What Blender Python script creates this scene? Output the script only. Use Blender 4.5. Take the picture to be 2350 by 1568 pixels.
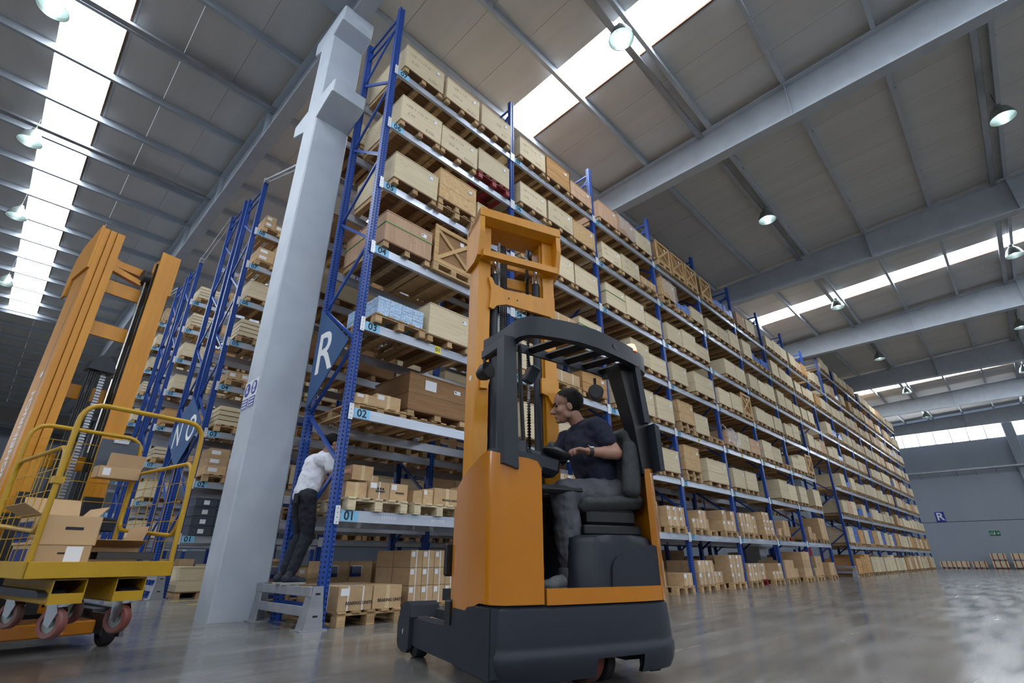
import bpy, bmesh, math, random
from mathutils import Vector, Matrix, Euler

# ------------------------------------------------------------------ clear
for _o in list(bpy.data.objects):
    bpy.data.objects.remove(_o, do_unlink=True)
SC = bpy.context.scene
COL = SC.collection
R = math.radians
RNG = random.Random(7)
ORD = ['first', 'second', 'third', 'fourth', 'fifth', 'sixth', 'seventh', 'eighth', 'ninth', 'tenth', 'eleventh', 'twelfth', 'thirteenth', 'fourteenth', 'fifteenth', 'sixteenth']

# ------------------------------------------------------------------ camera
cam_d = bpy.data.cameras.new('camera')
cam_d.sensor_width = 36.0
cam_d.lens = 36.0 * 1140.8 / 2350.0
cam_d.clip_start = 0.05
cam_d.clip_end = 300
cam = bpy.data.objects.new('camera', cam_d)
COL.objects.link(cam)
cam.location = (-2.766, -5.424, 0.653)
_yaw, _pitch = R(44.295), R(23.64)
_f = Vector((math.cos(_pitch) * math.cos(_yaw), math.cos(_pitch) * math.sin(_yaw), math.sin(_pitch)))
cam.rotation_mode = 'QUATERNION'
cam.rotation_quaternion = _f.to_track_quat('-Z', 'Y')
SC.camera = cam

# ------------------------------------------------------------------ world, exposure
SC.view_settings.view_transform = 'Standard'
SC.view_settings.look = 'None'
SC.view_settings.gamma = 1.0
SC.view_settings.exposure = 0.1
SC.view_settings.use_curve_mapping = False
SC.cycles.use_denoising = True
SC.cycles.max_bounces = 8
SC.cycles.diffuse_bounces = 5
SC.cycles.glossy_bounces = 4
SC.cycles.sample_clamp_indirect = 6.0
SC.cycles.caustics_reflective = False
SC.cycles.caustics_refractive = False
world = bpy.data.worlds.new('world')
SC.world = world
world.use_nodes = True
_bg = world.node_tree.nodes['Background']
_bg.inputs[0].default_value = (0.75, 0.86, 1.0, 1)
_bg.inputs[1].default_value = 1.0
SKY = 15.0       # brightness of the translucent daylight panels in the roof
WIN = 11.0       # brightness of the east windows and the added south and west fill bands
LAMP = 14.0      # brightness of the high-bay bulbs

# ------------------------------------------------------------------ materials
MATS = {}


def _nt(name):
    m = bpy.data.materials.new(name)
    m.use_nodes = True
    nt = m.node_tree
    b = nt.nodes['Principled BSDF']
    MATS[name] = m
    return m, nt, b


def _rgb(c):
    return (c[0], c[1], c[2], 1)


def _coords(nt, scale=(1, 1, 1), rnd=True):
    tc = nt.nodes.new('ShaderNodeTexCoord')
    mp = nt.nodes.new('ShaderNodeMapping')
    mp.inputs['Scale'].default_value = scale
    if rnd:
        oi = nt.nodes.new('ShaderNodeObjectInfo')
        mul = nt.nodes.new('ShaderNodeVectorMath')
        mul.operation = 'MULTIPLY_ADD'
        cb = nt.nodes.new('ShaderNodeCombineXYZ')
        for i in range(3):
            nt.links.new(oi.outputs['Random'], cb.inputs[i])
        nt.links.new(cb.outputs[0], mul.inputs[0])
        mul.inputs[1].default_value = (37.0, 53.0, 71.0)
        nt.links.new(tc.outputs['Object'], mul.inputs[2])
        nt.links.new(mul.outputs[0], mp.inputs[0])
    else:
        nt.links.new(tc.outputs['Object'], mp.inputs[0])
    return mp


def pbr(name, col, rough=0.5, metal=0.0, col2=None, nscale=6.0, stretch=(1, 1, 1), detail=4.0, lo=0.35, hi=0.65,
        bump=0.0, bscale=None, var=0.0, coat=0.0, rough2=None, spec=0.5):
    """Principled material: two colours mixed by a noise, per-object brightness, optional relief."""
    m, nt, b = _nt(name)
    b.inputs['Roughness'].default_value = rough
    b.inputs['Metallic'].default_value = metal
    b.inputs['Specular IOR Level'].default_value = spec
    if coat:
        b.inputs['Coat Weight'].default_value = coat
        b.inputs['Coat Roughness'].default_value = 0.08
    src = None
    if col2 is not None or bump or rough2 is not None:
        mp = _coords(nt, stretch)
        nz = nt.nodes.new('ShaderNodeTexNoise')
        nz.inputs['Scale'].default_value = nscale
        nz.inputs['Detail'].default_value = detail
        nt.links.new(mp.outputs[0], nz.inputs['Vector'])
        if col2 is not None:
            rp = nt.nodes.new('ShaderNodeValToRGB')
            rp.color_ramp.elements[0].position = lo
            rp.color_ramp.elements[0].color = _rgb(col)
            rp.color_ramp.elements[1].position = hi
            rp.color_ramp.elements[1].color = _rgb(col2)
            nt.links.new(nz.outputs[0], rp.inputs[0])
            src = rp.outputs[0]
        if rough2 is not None:
            mr = nt.nodes.new('ShaderNodeMapRange')
            mr.inputs[3].default_value = rough
            mr.inputs[4].default_value = rough2
            mr.inputs[1].default_value = lo
            mr.inputs[2].default_value = hi
            nt.links.new(nz.outputs[0], mr.inputs[0])
            nt.links.new(mr.outputs[0], b.inputs['Roughness'])
        if bump:
            n2 = nz
            if bscale:
                n2 = nt.nodes.new('ShaderNodeTexNoise')
                n2.inputs['Scale'].default_value = bscale
                n2.inputs['Detail'].default_value = 3
                nt.links.new(mp.outputs[0], n2.inputs['Vector'])
            bp = nt.nodes.new('ShaderNodeBump')
            bp.inputs['Strength'].default_value = bump
            bp.inputs['Distance'].default_value = 0.01
            nt.links.new(n2.outputs[0], bp.inputs['Height'])
            nt.links.new(bp.outputs[0], b.inputs['Normal'])
    if src is None:
        rg = nt.nodes.new('ShaderNodeRGB')
        rg.outputs[0].default_value = _rgb(col)
        src = rg.outputs[0]
    if var:
        oi = nt.nodes.new('ShaderNodeObjectInfo')
        mr = nt.nodes.new('ShaderNodeMapRange')
        mr.inputs[3].default_value = 1 - var
        mr.inputs[4].default_value = 1 + var
        nt.links.new(oi.outputs['Random'], mr.inputs[0])
        hs = nt.nodes.new('ShaderNodeHueSaturation')
        nt.links.new(mr.outputs[0], hs.inputs['Value'])
        nt.links.new(src, hs.inputs['Color'])
        src = hs.outputs[0]
    nt.links.new(src, b.inputs['Base Color'])
    return m


def emit(name, col, strength):
    m, nt, b = _nt(name)
    b.inputs['Base Color'].default_value = (0.8, 0.8, 0.8, 1)
    b.inputs['Emission Color'].default_value = _rgb(col)
    b.inputs['Emission Strength'].default_value = strength
    return m


def knotted(name, c1, c2, knot, scale=1.0, grain=(1, 14, 14), var=0.12, rough=0.75):
    """Wood: fine stretched grain, broad stripes and small dark knots."""
    m, nt, b = _nt(name)
    b.inputs['Roughness'].default_value = rough
    b.inputs['Specular IOR Level'].default_value = 0.25
    mp = _coords(nt, grain)
    nz = nt.nodes.new('ShaderNodeTexNoise')
    nz.inputs['Scale'].default_value = 2.2 * scale
    nz.inputs['Detail'].default_value = 5
    nz.inputs['Distortion'].default_value = 0.6
    nt.links.new(mp.outputs[0], nz.inputs['Vector'])
    rp = nt.nodes.new('ShaderNodeValToRGB')
    rp.color_ramp.elements[0].position = 0.3
    rp.color_ramp.elements[0].color = _rgb(c2)
    rp.color_ramp.elements[1].position = 0.66
    rp.color_ramp.elements[1].color = _rgb(c1)
    nt.links.new(nz.outputs[0], rp.inputs[0])
    mp2 = _coords(nt, (1, 2.0, 2.0))
    vo = nt.nodes.new('ShaderNodeTexVoronoi')
    vo.inputs['Scale'].default_value = 7.0 * scale
    nt.links.new(mp2.outputs[0], vo.inputs['Vector'])
    r2 = nt.nodes.new('ShaderNodeValToRGB')
    r2.color_ramp.elements[0].position = 0.05
    r2.color_ramp.elements[0].color = (1, 1, 1, 1)
    r2.color_ramp.elements[1].position = 0.16
    r2.color_ramp.elements[1].color = (0, 0, 0, 1)
    nt.links.new(vo.outputs['Distance'], r2.inputs[0])
    n3 = nt.nodes.new('ShaderNodeTexNoise')
    n3.inputs['Scale'].default_value = 5.0
    nt.links.new(mp2.outputs[0], n3.inputs['Vector'])
    gt = nt.nodes.new('ShaderNodeMath')
    gt.operation = 'GREATER_THAN'
    gt.inputs[1].default_value = 0.52
    nt.links.new(n3.outputs[0], gt.inputs[0])
    mu = nt.nodes.new('ShaderNodeMath')
    mu.operation = 'MULTIPLY'
    nt.links.new(r2.outputs[0], mu.inputs[0])
    nt.links.new(gt.outputs[0], mu.inputs[1])
    mu2 = nt.nodes.new('ShaderNodeMath')
    mu2.operation = 'MULTIPLY'
    mu2.inputs[1].default_value = 0.55
    nt.links.new(mu.outputs[0], mu2.inputs[0])
    mx = nt.nodes.new('ShaderNodeMix')
    mx.data_type = 'RGBA'
    nt.links.new(mu2.outputs[0], mx.inputs['Factor'])
    nt.links.new(rp.outputs[0], mx.inputs['A'])
    mx.inputs['B'].default_value = _rgb(knot)
    oi = nt.nodes.new('ShaderNodeObjectInfo')
    mr = nt.nodes.new('ShaderNodeMapRange')
    mr.inputs[3].default_value = 1 - var
    mr.inputs[4].default_value = 1 + var
    nt.links.new(oi.outputs['Random'], mr.inputs[0])
    hs = nt.nodes.new('ShaderNodeHueSaturation')
    nt.links.new(mr.outputs[0], hs.inputs['Value'])
    nt.links.new(mx.outputs['Result'], hs.inputs['Color'])
    nt.links.new(hs.outputs[0], b.inputs['Base Color'])
    bp = nt.nodes.new('ShaderNodeBump')
    bp.inputs['Strength'].default_value = 0.25
    bp.inputs['Distance'].default_value = 0.004
    nt.links.new(nz.outputs[0], bp.inputs['Height'])
    nt.links.new(bp.outputs[0], b.inputs['Normal'])
    return m


def holes(name, col, hole, rough=0.35):
    """Blue rack paint with the two columns of punched slots running up each upright."""
    m, nt, b = _nt(name)
    b.inputs['Roughness'].default_value = rough
    tc = nt.nodes.new('ShaderNodeTexCoord')
    sp = nt.nodes.new('ShaderNodeSeparateXYZ')
    nt.links.new(tc.outputs['Object'], sp.inputs[0])

    def M(op, a, bb=None, cl=False):
        n = nt.nodes.new('ShaderNodeMath')
        n.operation = op
        n.use_clamp = cl
        for i, q in enumerate((a, bb)):
            if q is None:
                continue
            if isinstance(q, (int, float)):
                n.inputs[i].default_value = q
            else:
                nt.links.new(q, n.inputs[i])
        return n.outputs[0]
    zf = M('ABSOLUTE', M('SUBTRACT', M('FRACT', M('MULTIPLY', sp.outputs[2], 20.0)), 0.5))
    zm = M('LESS_THAN', zf, 0.22)
    xm = M('LESS_THAN', M('ABSOLUTE', M('SUBTRACT', M('ABSOLUTE', sp.outputs[0]), 0.033)), 0.0095)
    ym = M('LESS_THAN', M('ABSOLUTE', M('SUBTRACT', sp.outputs[1], 0.012)), 0.0105)
    msk = M('MULTIPLY', zm, M('MAXIMUM', xm, ym))
    mx = nt.nodes.new('ShaderNodeMix')
    mx.data_type = 'RGBA'
    nt.links.new(msk, mx.inputs['Factor'])
    mx.inputs['A'].default_value = _rgb(col)
    mx.inputs['B'].default_value = _rgb(hole)
    nt.links.new(mx.outputs['Result'], b.inputs['Base Color'])
    rr = M('ADD', M('MULTIPLY', msk, 0.5), rough)
    nt.links.new(rr, b.inputs['Roughness'])
    bp = nt.nodes.new('ShaderNodeBump')
    bp.inputs['Strength'].default_value = 0.6
    bp.inputs['Distance'].default_value = 0.004
    bp.invert = True
    nt.links.new(msk, bp.inputs['Height'])
    nt.links.new(bp.outputs[0], b.inputs['Normal'])
    return m


def floor_material():
    m, nt, b = _nt('polished_concrete')
    tc = nt.nodes.new('ShaderNodeTexCoord')
    P = tc.outputs['Object']

    def noise(scale, stretch=(1, 1, 1), det=6, rot=0.0, dist=0.0):
        mp = nt.nodes.new('ShaderNodeMapping')
        mp.inputs['Scale'].default_value = stretch
        mp.inputs['Rotation'].default_value = (0, 0, rot)
        nt.links.new(P, mp.inputs[0])
        n = nt.nodes.new('ShaderNodeTexNoise')
        n.inputs['Scale'].default_value = scale
        n.inputs['Detail'].default_value = det
        n.inputs['Distortion'].default_value = dist
        nt.links.new(mp.outputs[0], n.inputs['Vector'])
        return n.outputs[0]

    def ramp(fac, p0, c0, p1, c1):
        r = nt.nodes.new('ShaderNodeValToRGB')
        r.color_ramp.elements[0].position = p0
        r.color_ramp.elements[0].color = _rgb(c0)
        r.color_ramp.elements[1].position = p1
        r.color_ramp.elements[1].color = _rgb(c1)
        nt.links.new(fac, r.inputs[0])
        return r.outputs[0]
    base = ramp(noise(0.9, (1, 1, 1), 8), 0.35, (0.135, 0.13, 0.122), 0.68, (0.235, 0.226, 0.212))
    st = ramp(noise(1.6, (0.25, 3.0, 1), 7, R(-42)), 0.42, (0.78, 0.78, 0.78), 0.62, (1.12, 1.12, 1.12))
    mx = nt.nodes.new('ShaderNodeMix')
    mx.data_type = 'RGBA'
    mx.blend_type = 'MULTIPLY'
    mx.inputs['Factor'].default_value = 1
    nt.links.new(base, mx.inputs['A'])
    nt.links.new(st, mx.inputs['B'])
    # arcs scuffed by turning wheels: thin rings of a large cellular pattern, broken up by noise
    wv = nt.nodes.new('ShaderNodeTexWave')
    wv.wave_type = 'RINGS'
    wv.rings_direction = 'Z'
    wv.inputs['Scale'].default_value = 0.55
    wv.inputs['Distortion'].default_value = 9.0
    wv.inputs['Detail'].default_value = 1.0
    wv.inputs['Detail Scale'].default_value = 0.35
    nt.links.new(P, wv.inputs['Vector'])
    sc = ramp(wv.outputs['Fac'], 0.972, (0, 0, 0), 0.995, (1, 1, 1))
    br = ramp(noise(1.1, (1, 1, 1), 3), 0.5, (0, 0, 0), 0.66, (0.45, 0.45, 0.45))
    mk = nt.nodes.new('ShaderNodeMix')
    mk.data_type = 'RGBA'
    mk.blend_type = 'MULTIPLY'
    mk.inputs['Factor'].default_value = 1
    nt.links.new(sc, mk.inputs['A'])
    nt.links.new(br, mk.inputs['B'])
    m2 = nt.nodes.new('ShaderNodeMix')
    m2.data_type = 'RGBA'
    nt.links.new(mk.outputs['Result'], m2.inputs['Factor'])
    nt.links.new(mx.outputs['Result'], m2.inputs['A'])
    m2.inputs['B'].default_value = (0.28, 0.27, 0.255, 1)
    nt.links.new(m2.outputs['Result'], b.inputs['Base Color'])
    rr = nt.nodes.new('ShaderNodeMapRange')
    rr.inputs[1].default_value = 0.3
    rr.inputs[2].default_value = 0.7
    rr.inputs[3].default_value = 0.12
    rr.inputs[4].default_value = 0.28
    nt.links.new(noise(2.2, (0.4, 2.4, 1), 6, R(-42)), rr.inputs[0])
    nt.links.new(rr.outputs[0], b.inputs['Roughness'])
    b.inputs['Specular IOR Level'].default_value = 0.55
    bp = nt.nodes.new('ShaderNodeBump')
    bp.inputs['Strength'].default_value = 0.012
    bp.inputs['Distance'].default_value = 0.02
    nt.links.new(noise(0.7, (1, 1, 1), 2), bp.inputs['Height'])
    nt.links.new(bp.outputs[0], b.inputs['Normal'])
    return m


floor_material()
emit('daylight_panel', (0.86, 0.93, 1.0), SKY)
emit('window_and_fill_light', (0.9, 0.95, 1.0), WIN)
emit('lamp_glow', (0.86, 0.96, 1.0), LAMP)
emit('beacon_glow', (1.0, 0.22, 0.0), 1.2)
pbr('roof_sheet', (0.60, 0.59, 0.575), 0.55, col2=(0.65, 0.64, 0.625), nscale=1.2, stretch=(2, 0.2, 1), bump=0.06, bscale=14)
pbr('steel_grey_paint', (0.43, 0.475, 0.535), 0.42, col2=(0.48, 0.525, 0.585), nscale=3)
pbr('joint_brown', (0.16, 0.08, 0.045), 0.8)
pbr('column_paint', (0.43, 0.485, 0.56), 0.5, col2=(0.49, 0.54, 0.61), nscale=2.2, bump=0.12, bscale=30)
pbr('wall_paint', (0.27, 0.315, 0.375), 0.6, col2=(0.30, 0.345, 0.405), nscale=0.6, stretch=(1, 1, 0.3))
pbr('galvanised', (0.33, 0.345, 0.38), 0.38, 0.6, col2=(0.42, 0.435, 0.47), nscale=9, stretch=(0.3, 1, 1), rough2=0.46)
pbr('beam_grey', (0.43, 0.475, 0.56), 0.3, 0.45, col2=(0.50, 0.545, 0.63), nscale=6, stretch=(0.25, 1, 1), rough2=0.45)
pbr('bracket_white', (0.72, 0.74, 0.78), 0.4, 0.2)
pbr('rack_blue', (0.012, 0.052, 0.27), 0.34, col2=(0.016, 0.066, 0.32), nscale=5)
holes('rack_blue_punched', (0.014, 0.062, 0.31), (0.004, 0.006, 0.012))
pbr('label_blue', (0.23, 0.55, 0.83), 0.5, var=0.06)
pbr('label_yellow', (0.80, 0.66, 0.06), 0.5)
pbr('ink', (0.012, 0.014, 0.02), 0.6)
pbr('ink_faded', (0.30, 0.245, 0.165), 0.8)
pbr('sign_navy', (0.018, 0.07, 0.19), 0.45, col2=(0.022, 0.085, 0.23), nscale=2)
pbr('sign_blue', (0.02, 0.045, 0.33), 0.45)
pbr('sign_green', (0.008, 0.16, 0.055), 0.45)
pbr('sign_white', (0.80, 0.82, 0.82), 0.5)
pbr('paper_white', (0.74, 0.76, 0.80), 0.7, var=0.08)
knotted('crate_pale', (0.655, 0.555, 0.385), (0.565, 0.465, 0.305), (0.22, 0.145, 0.075))
knotted('crate_pine', (0.52, 0.30, 0.125), (0.40, 0.21, 0.075), (0.14, 0.06, 0.02))
knotted('lattice_wood', (0.56, 0.37, 0.18), (0.46, 0.28, 0.12), (0.14, 0.06, 0.02))
knotted('crate_pink', (0.56, 0.37, 0.25), (0.46, 0.285, 0.18), (0.2, 0.1, 0.05), grain=(14, 14, 1))
knotted('crate_speckled', (0.58, 0.40, 0.21), (0.46, 0.29, 0.135), (0.2, 0.10, 0.035), scale=2.6, grain=(3, 3, 3))
knotted('crate_old', (0.31, 0.175, 0.085), (0.235, 0.125, 0.058), (0.1, 0.05, 0.02))
knotted('pallet_wood', (0.52, 0.355, 0.19), (0.36, 0.225, 0.11), (0.13, 0.07, 0.03), var=0.2)
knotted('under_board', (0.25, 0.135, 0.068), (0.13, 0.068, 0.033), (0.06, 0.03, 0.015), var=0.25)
pbr('pallet_red', (0.20, 0.012, 0.018), 0.6, col2=(0.28, 0.02, 0.03), nscale=8)
pbr('pallet_blue', (0.03, 0.12, 0.25), 0.6, col2=(0.05, 0.18, 0.33), nscale=8)
pbr('carton', (0.47, 0.315, 0.175), 0.8, col2=(0.53, 0.365, 0.21), nscale=2.5, var=0.12, spec=0.2)
pbr('carton_inside', (0.30, 0.185, 0.095), 0.85, spec=0.2)
pbr('carton_print', (0.03, 0.05, 0.17), 0.8, spec=0.2)
pbr('tape', (0.62, 0.47, 0.26), 0.3)
pbr('strap_white', (0.75, 0.76, 0.78), 0.45)
pbr('strap_green', (0.08, 0.30, 0.05), 0.5)
pbr('red_board', (0.33, 0.008, 0.012), 0.5)
pbr('blue_pack', (0.07, 0.30, 0.62), 0.45, col2=(0.70, 0.76, 0.82), nscale=3.0, stretch=(2, 2, 9), lo=0.47, hi=0.53, var=0.1)
pbr('blue_film', (0.02, 0.10, 0.48), 0.25, col2=(0.28, 0.45, 0.75), nscale=14, lo=0.5, hi=0.75, bump=0.5, bscale=22)
pbr('bin_grey', (0.055, 0.07, 0.095), 0.5)
pbr('truck_orange', (0.45, 0.155, 0.003), 0.2, col2=(0.48, 0.17, 0.004), nscale=2, coat=0.6)
pbr('mast_orange', (0.60, 0.25, 0.007), 0.36, col2=(0.54, 0.215, 0.006), nscale=3, stretch=(4, 4, 0.6), bump=0.15, bscale=40)
pbr('truck_grey', (0.014, 0.0175, 0.026), 0.46, col2=(0.0175, 0.0215, 0.031), nscale=3, bump=0.05, bscale=60, spec=0.35)
pbr('truck_black', (0.006, 0.0065, 0.008), 0.45)
pbr('rubber', (0.016, 0.016, 0.018), 0.75, col2=(0.03, 0.029, 0.028), nscale=8)
pbr('wheel_red', (0.16, 0.025, 0.018), 0.6, col2=(0.17, 0.085, 0.08), nscale=5)
pbr('wheel_hub', (0.32, 0.36, 0.34), 0.4, 0.7)
pbr('chrome', (0.75, 0.78, 0.82), 0.16, 1.0)
pbr('dark_steel', (0.10, 0.105, 0.115), 0.4, 0.8)
pbr('chain_steel', (0.26, 0.26, 0.27), 0.35, 0.9, col2=(0.02, 0.02, 0.02), nscale=1, lo=0.49, hi=0.51)
pbr('trolley_yellow', (0.46, 0.27, 0.008), 0.42, col2=(0.40, 0.225, 0.007), nscale=4, bump=0.1, bscale=50)
pbr('seat_fabric', (0.025, 0.028, 0.03), 0.75, col2=(0.04, 0.044, 0.046), nscale=30, bump=0.3, bscale=120)
pbr('skin', (0.33, 0.17, 0.115), 0.5, col2=(0.37, 0.195, 0.135), nscale=14)
pbr('lips', (0.33, 0.12, 0.10), 0.5)
pbr('hair_dark', (0.005, 0.0045, 0.0045), 0.7, col2=(0.011, 0.009, 0.008), nscale=60, bump=0.4, bscale=140, spec=0.2)
pbr('polo_navy', (0.006, 0.0075, 0.024), 0.85, col2=(0.009, 0.011, 0.032), nscale=9, bump=0.35, bscale=9)
pbr('trousers_grey', (0.055, 0.056, 0.068), 0.85, col2=(0.075, 0.076, 0.09), nscale=8, bump=0.4, bscale=10)
pbr('tee_white', (0.66, 0.68, 0.76), 0.85, col2=(0.72, 0.74, 0.80), nscale=7, bump=0.4, bscale=9)
pbr('jeans_dark', (0.006, 0.008, 0.016), 0.85, col2=(0.011, 0.015, 0.026), nscale=9, bump=0.35, bscale=10)
pbr('shoe_grey', (0.085, 0.088, 0.09), 0.75, col2=(0.14, 0.143, 0.145), nscale=14)
pbr('shoe_navy', (0.015, 0.02, 0.035), 0.7)
pbr('sole', (0.36, 0.36, 0.35), 0.7)
pbr('eye_white', (0.7, 0.7, 0.7), 0.2)
pbr('reflector_green', (0.55, 0.66, 0.64), 0.3, 0.6)
pbr('lamp_housing', (0.30, 0.35, 0.33), 0.35, 0.6)
_m = pbr('stretch_film', (0.72, 0.72, 0.74), 0.18, bump=0.8, bscale=18)
_m.node_tree.nodes['Principled BSDF'].inputs['Alpha'].default_value = 0.32
pbr('yellow_line', (0.55, 0.42, 0.03), 0.5)


# ------------------------------------------------------------------ mesh builder
def rotm(rx=0, ry=0, rz=0):
    return Euler((rx, ry, rz)).to_matrix()


class MB:
    def __init__(s):
        s.v, s.f, s.m, s.s = [], [], [], []

    def add(s, verts, faces, mat=0, smooth=False):
        o = len(s.v)
        s.v.extend([tuple(q) for q in verts])
        for f in faces:
            s.f.append([i + o for i in f])
            s.m.append(mat)
            s.s.append(smooth)

    def box(s, c, d, mat=0, rot=None, bev=0.0):
        hx, hy, hz = d[0] / 2, d[1] / 2, d[2] / 2
        b = min(bev, hx * .95, hy * .95, hz * .95)
        if b <= 0:
            vs = [(x * hx, y * hy, z * hz) for x in (-1, 1) for y in (-1, 1) for z in (-1, 1)]
            fs = [(0, 1, 3, 2), (4, 6, 7, 5), (0, 4, 5, 1), (2, 3, 7, 6), (0, 2, 6, 4), (1, 5, 7, 3)]
        else:
            vs, idx = [], {}
            for x in (-1, 1):
                for y in (-1, 1):
                    for z in (-1, 1):
                        for a in range(3):
                            p = [x * (hx - b), y * (hy - b), z * (hz - b)]
                            p[a] = (x * hx, y * hy, z * hz)[a]
                            idx[(x, y, z, a)] = len(vs)
                            vs.append(tuple(p))
            fs = []
            for a in range(3):
                o1, o2 = [i for i in range(3) if i != a]
                for sg in (-1, 1):
                    q = []
                    for u, w in ((-1, -1), (1, -1), (1, 1), (-1, 1)):
                        k = [0, 0, 0]
                        k[a], k[o1], k[o2] = sg, u, w
                        q.append(idx[(k[0], k[1], k[2], a)])
                    fs.append(q)
                for u in (-1, 1):
                    for w in (-1, 1):
                        k0, k1 = [0, 0, 0], [0, 0, 0]
                        k0[a], k1[a] = -1, 1
                        k0[o1] = k1[o1] = u
                        k0[o2] = k1[o2] = w
                        fs.append([idx[(*k0, o1)], idx[(*k1, o1)], idx[(*k1, o2)], idx[(*k0, o2)]])
            for x in (-1, 1):
                for y in (-1, 1):
                    for z in (-1, 1):
                        fs.append([idx[(x, y, z, 0)], idx[(x, y, z, 1)], idx[(x, y, z, 2)]])
        c = Vector(c)
        if rot is not None:
            vs = [tuple(rot @ Vector(p) + c) for p in vs]
        else:
            vs = [(p[0] + c.x, p[1] + c.y, p[2] + c.z) for p in vs]
        s.add(vs, fs, mat)

    def bx(s, x0, x1, y0, y1, z0, z1, mat=0, bev=0.0):
        s.box(((x0 + x1) / 2, (y0 + y1) / 2, (z0 + z1) / 2), (abs(x1 - x0), abs(y1 - y0), abs(z1 - z0)), mat, None, bev)

    def bar(s, p0, p1, w, h, mat=0, up=(0, 0, 1), bev=0.0):
        """rectangular bar from p0 to p1, w across, h along up"""
        p0, p1, up = Vector(p0), Vector(p1), Vector(up)
        d = p1 - p0
        y = d.normalized()
        x = y.cross(up)
        if x.length < 1e-6:
            x = y.cross(Vector((1, 0, 0)))
        x.normalize()
        z = x.cross(y)
        s.box((p0 + p1) / 2, (w, d.length, h), mat, Matrix((x, y, z)).transposed(), bev)

    def prism(s, prof, axis, a0, a1, mat=0, smooth=False):
        """extrude a closed 2D profile along axis 0/1/2 (profile in the other two, cyclic order)"""
        n = len(prof)
        i1, i2 = ((1, 2), (0, 2), (0, 1))[axis]
        vs = []
        for a in (a0, a1):
            for u, w in prof:
                k = [0, 0, 0]
                k[axis], k[i1], k[i2] = a, u, w
                vs.append(tuple(k))
        fs = [[i, (i + 1) % n, n + (i + 1) % n, n + i] for i in range(n)]
        s.add(vs, fs, mat, smooth)
        s.add(vs, [list(range(n)), list(range(2 * n - 1, n - 1, -1))], mat)

    def tube(s, path, r, n=8, mat=0, closed=False, rr=None):
        P = [Vector(p) for p in path]
        k = len(P)
        vs, fs = [], []
        prev = None
        for i, p in enumerate(P):
            if closed:
                t = (P[(i + 1) % k] - P[i - 1]).normalized()
            else:
                t = (P[min(i + 1, k - 1)] - P[max(i - 1, 0)]).normalized()
            if prev is None:
                a = t.cross(Vector((0, 0, 1)))
                if a.length < 1e-4:
                    a = t.cross(Vector((1, 0, 0)))
                a.normalize()
            else:
                a = (prev - t * prev.dot(t)).normalized()
            prev = a
            b = t.cross(a)
            rad = rr[i] if rr else r
            for j in range(n):
                q = 2 * math.pi * j / n
                vs.append(tuple(p + a * (rad * math.cos(q)) + b * (rad * math.sin(q))))
        for i in range(k if closed else k - 1):
            i2 = (i + 1) % k
            for j in range(n):
                j2 = (j + 1) % n
                fs.append([i * n + j, i * n + j2, i2 * n + j2, i2 * n + j])
        s.add(vs, fs, mat, True)
        if not closed:
            s.add(vs[:n], [list(range(n - 1, -1, -1))], mat)
            s.add(vs[-n:], [list(range(n))], mat)

    def cyl(s, p0, p1, r, n=16, mat=0):
        s.tube([p0, p1], r, n, mat)

    def lathe(s, prof, c=(0, 0, 0), n=24, mat=0, rot=None, smooth=True):
        vs, fs = [], []
        for r_, z in prof:
            for j in range(n):
                q = 2 * math.pi * j / n
                vs.append(Vector((r_ * math.cos(q), r_ * math.sin(q), z)))
        for i in range(len(prof) - 1):
            for j in range(n):
                j2 = (j + 1) % n
                fs.append([i * n + j, i * n + j2, (i + 1) * n + j2, (i + 1) * n + j])
        if rot is not None:
            vs = [rot @ v for v in vs]
        c = Vector(c)
        s.add([tuple(v + c) for v in vs], fs, mat, smooth)

    def ellipsoid(s, c, rad, rot=None, n=16, k=10, mat=0):
        vs, fs = [], []
        for i in range(k + 1):
            th = math.pi * i / k
            for j in range(n):
                q = 2 * math.pi * j / n
                v = Vector((rad[0] * math.sin(th) * math.cos(q), rad[1] * math.sin(th) * math.sin(q), rad[2] * math.cos(th)))
                vs.append(rot @ v if rot is not None else v)
        for i in range(k):
            for j in range(n):
                j2 = (j + 1) % n
                fs.append([i * n + j, (i + 1) * n + j, (i + 1) * n + j2, i * n + j2])
        c = Vector(c)
        s.add([tuple(v + c) for v in vs], fs, mat, True)

    def capsule(s, p0, p1, r0, r1, n=14, mat=0):
        """tapered limb with round ends"""
        p0, p1 = Vector(p0), Vector(p1)
        t = p1 - p0
        L = t.length
        t = t.normalized() if L > 1e-6 else Vector((0, 0, 1))
        path, rad = [], []
        for i in range(5):
            a = math.pi / 2 * (1 - i / 4)
            path.append(p0 - t * (r0 * math.sin(a)))
            rad.append(max(r0 * math.cos(a), r0 * 0.02))
        for i in range(5):
            a = math.pi / 2 * (i / 4)
            path.append(p1 + t * (r1 * math.sin(a)))
            rad.append(max(r1 * math.cos(a), r1 * 0.02))
        s.tube(path, 0, n, mat, rr=rad)

    def strip(s, path, z0, z1, th, mat=0, smooth=True, closed=False):
        """an upright band of thickness th following a plan path; z0 / z1 numbers or one value per point"""
        P = [Vector((p[0], p[1])) for p in path]
        k = len(P)
        Z0 = z0 if isinstance(z0, (list, tuple)) else [z0] * k
        Z1 = z1 if isinstance(z1, (list, tuple)) else [z1] * k
        vs = []
        for i, p in enumerate(P):
            if closed:
                t = (P[(i + 1) % k] - P[i - 1]).normalized()
            else:
                t = (P[min(i + 1, k - 1)] - P[max(i - 1, 0)]).normalized()
            nrm = Vector((-t.y, t.x)) * th
            q = p + nrm
            vs += [(p.x, p.y, Z0[i]), (p.x, p.y, Z1[i]), (q.x, q.y, Z1[i]), (q.x, q.y, Z0[i])]
        fo, fc = [], []
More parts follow.
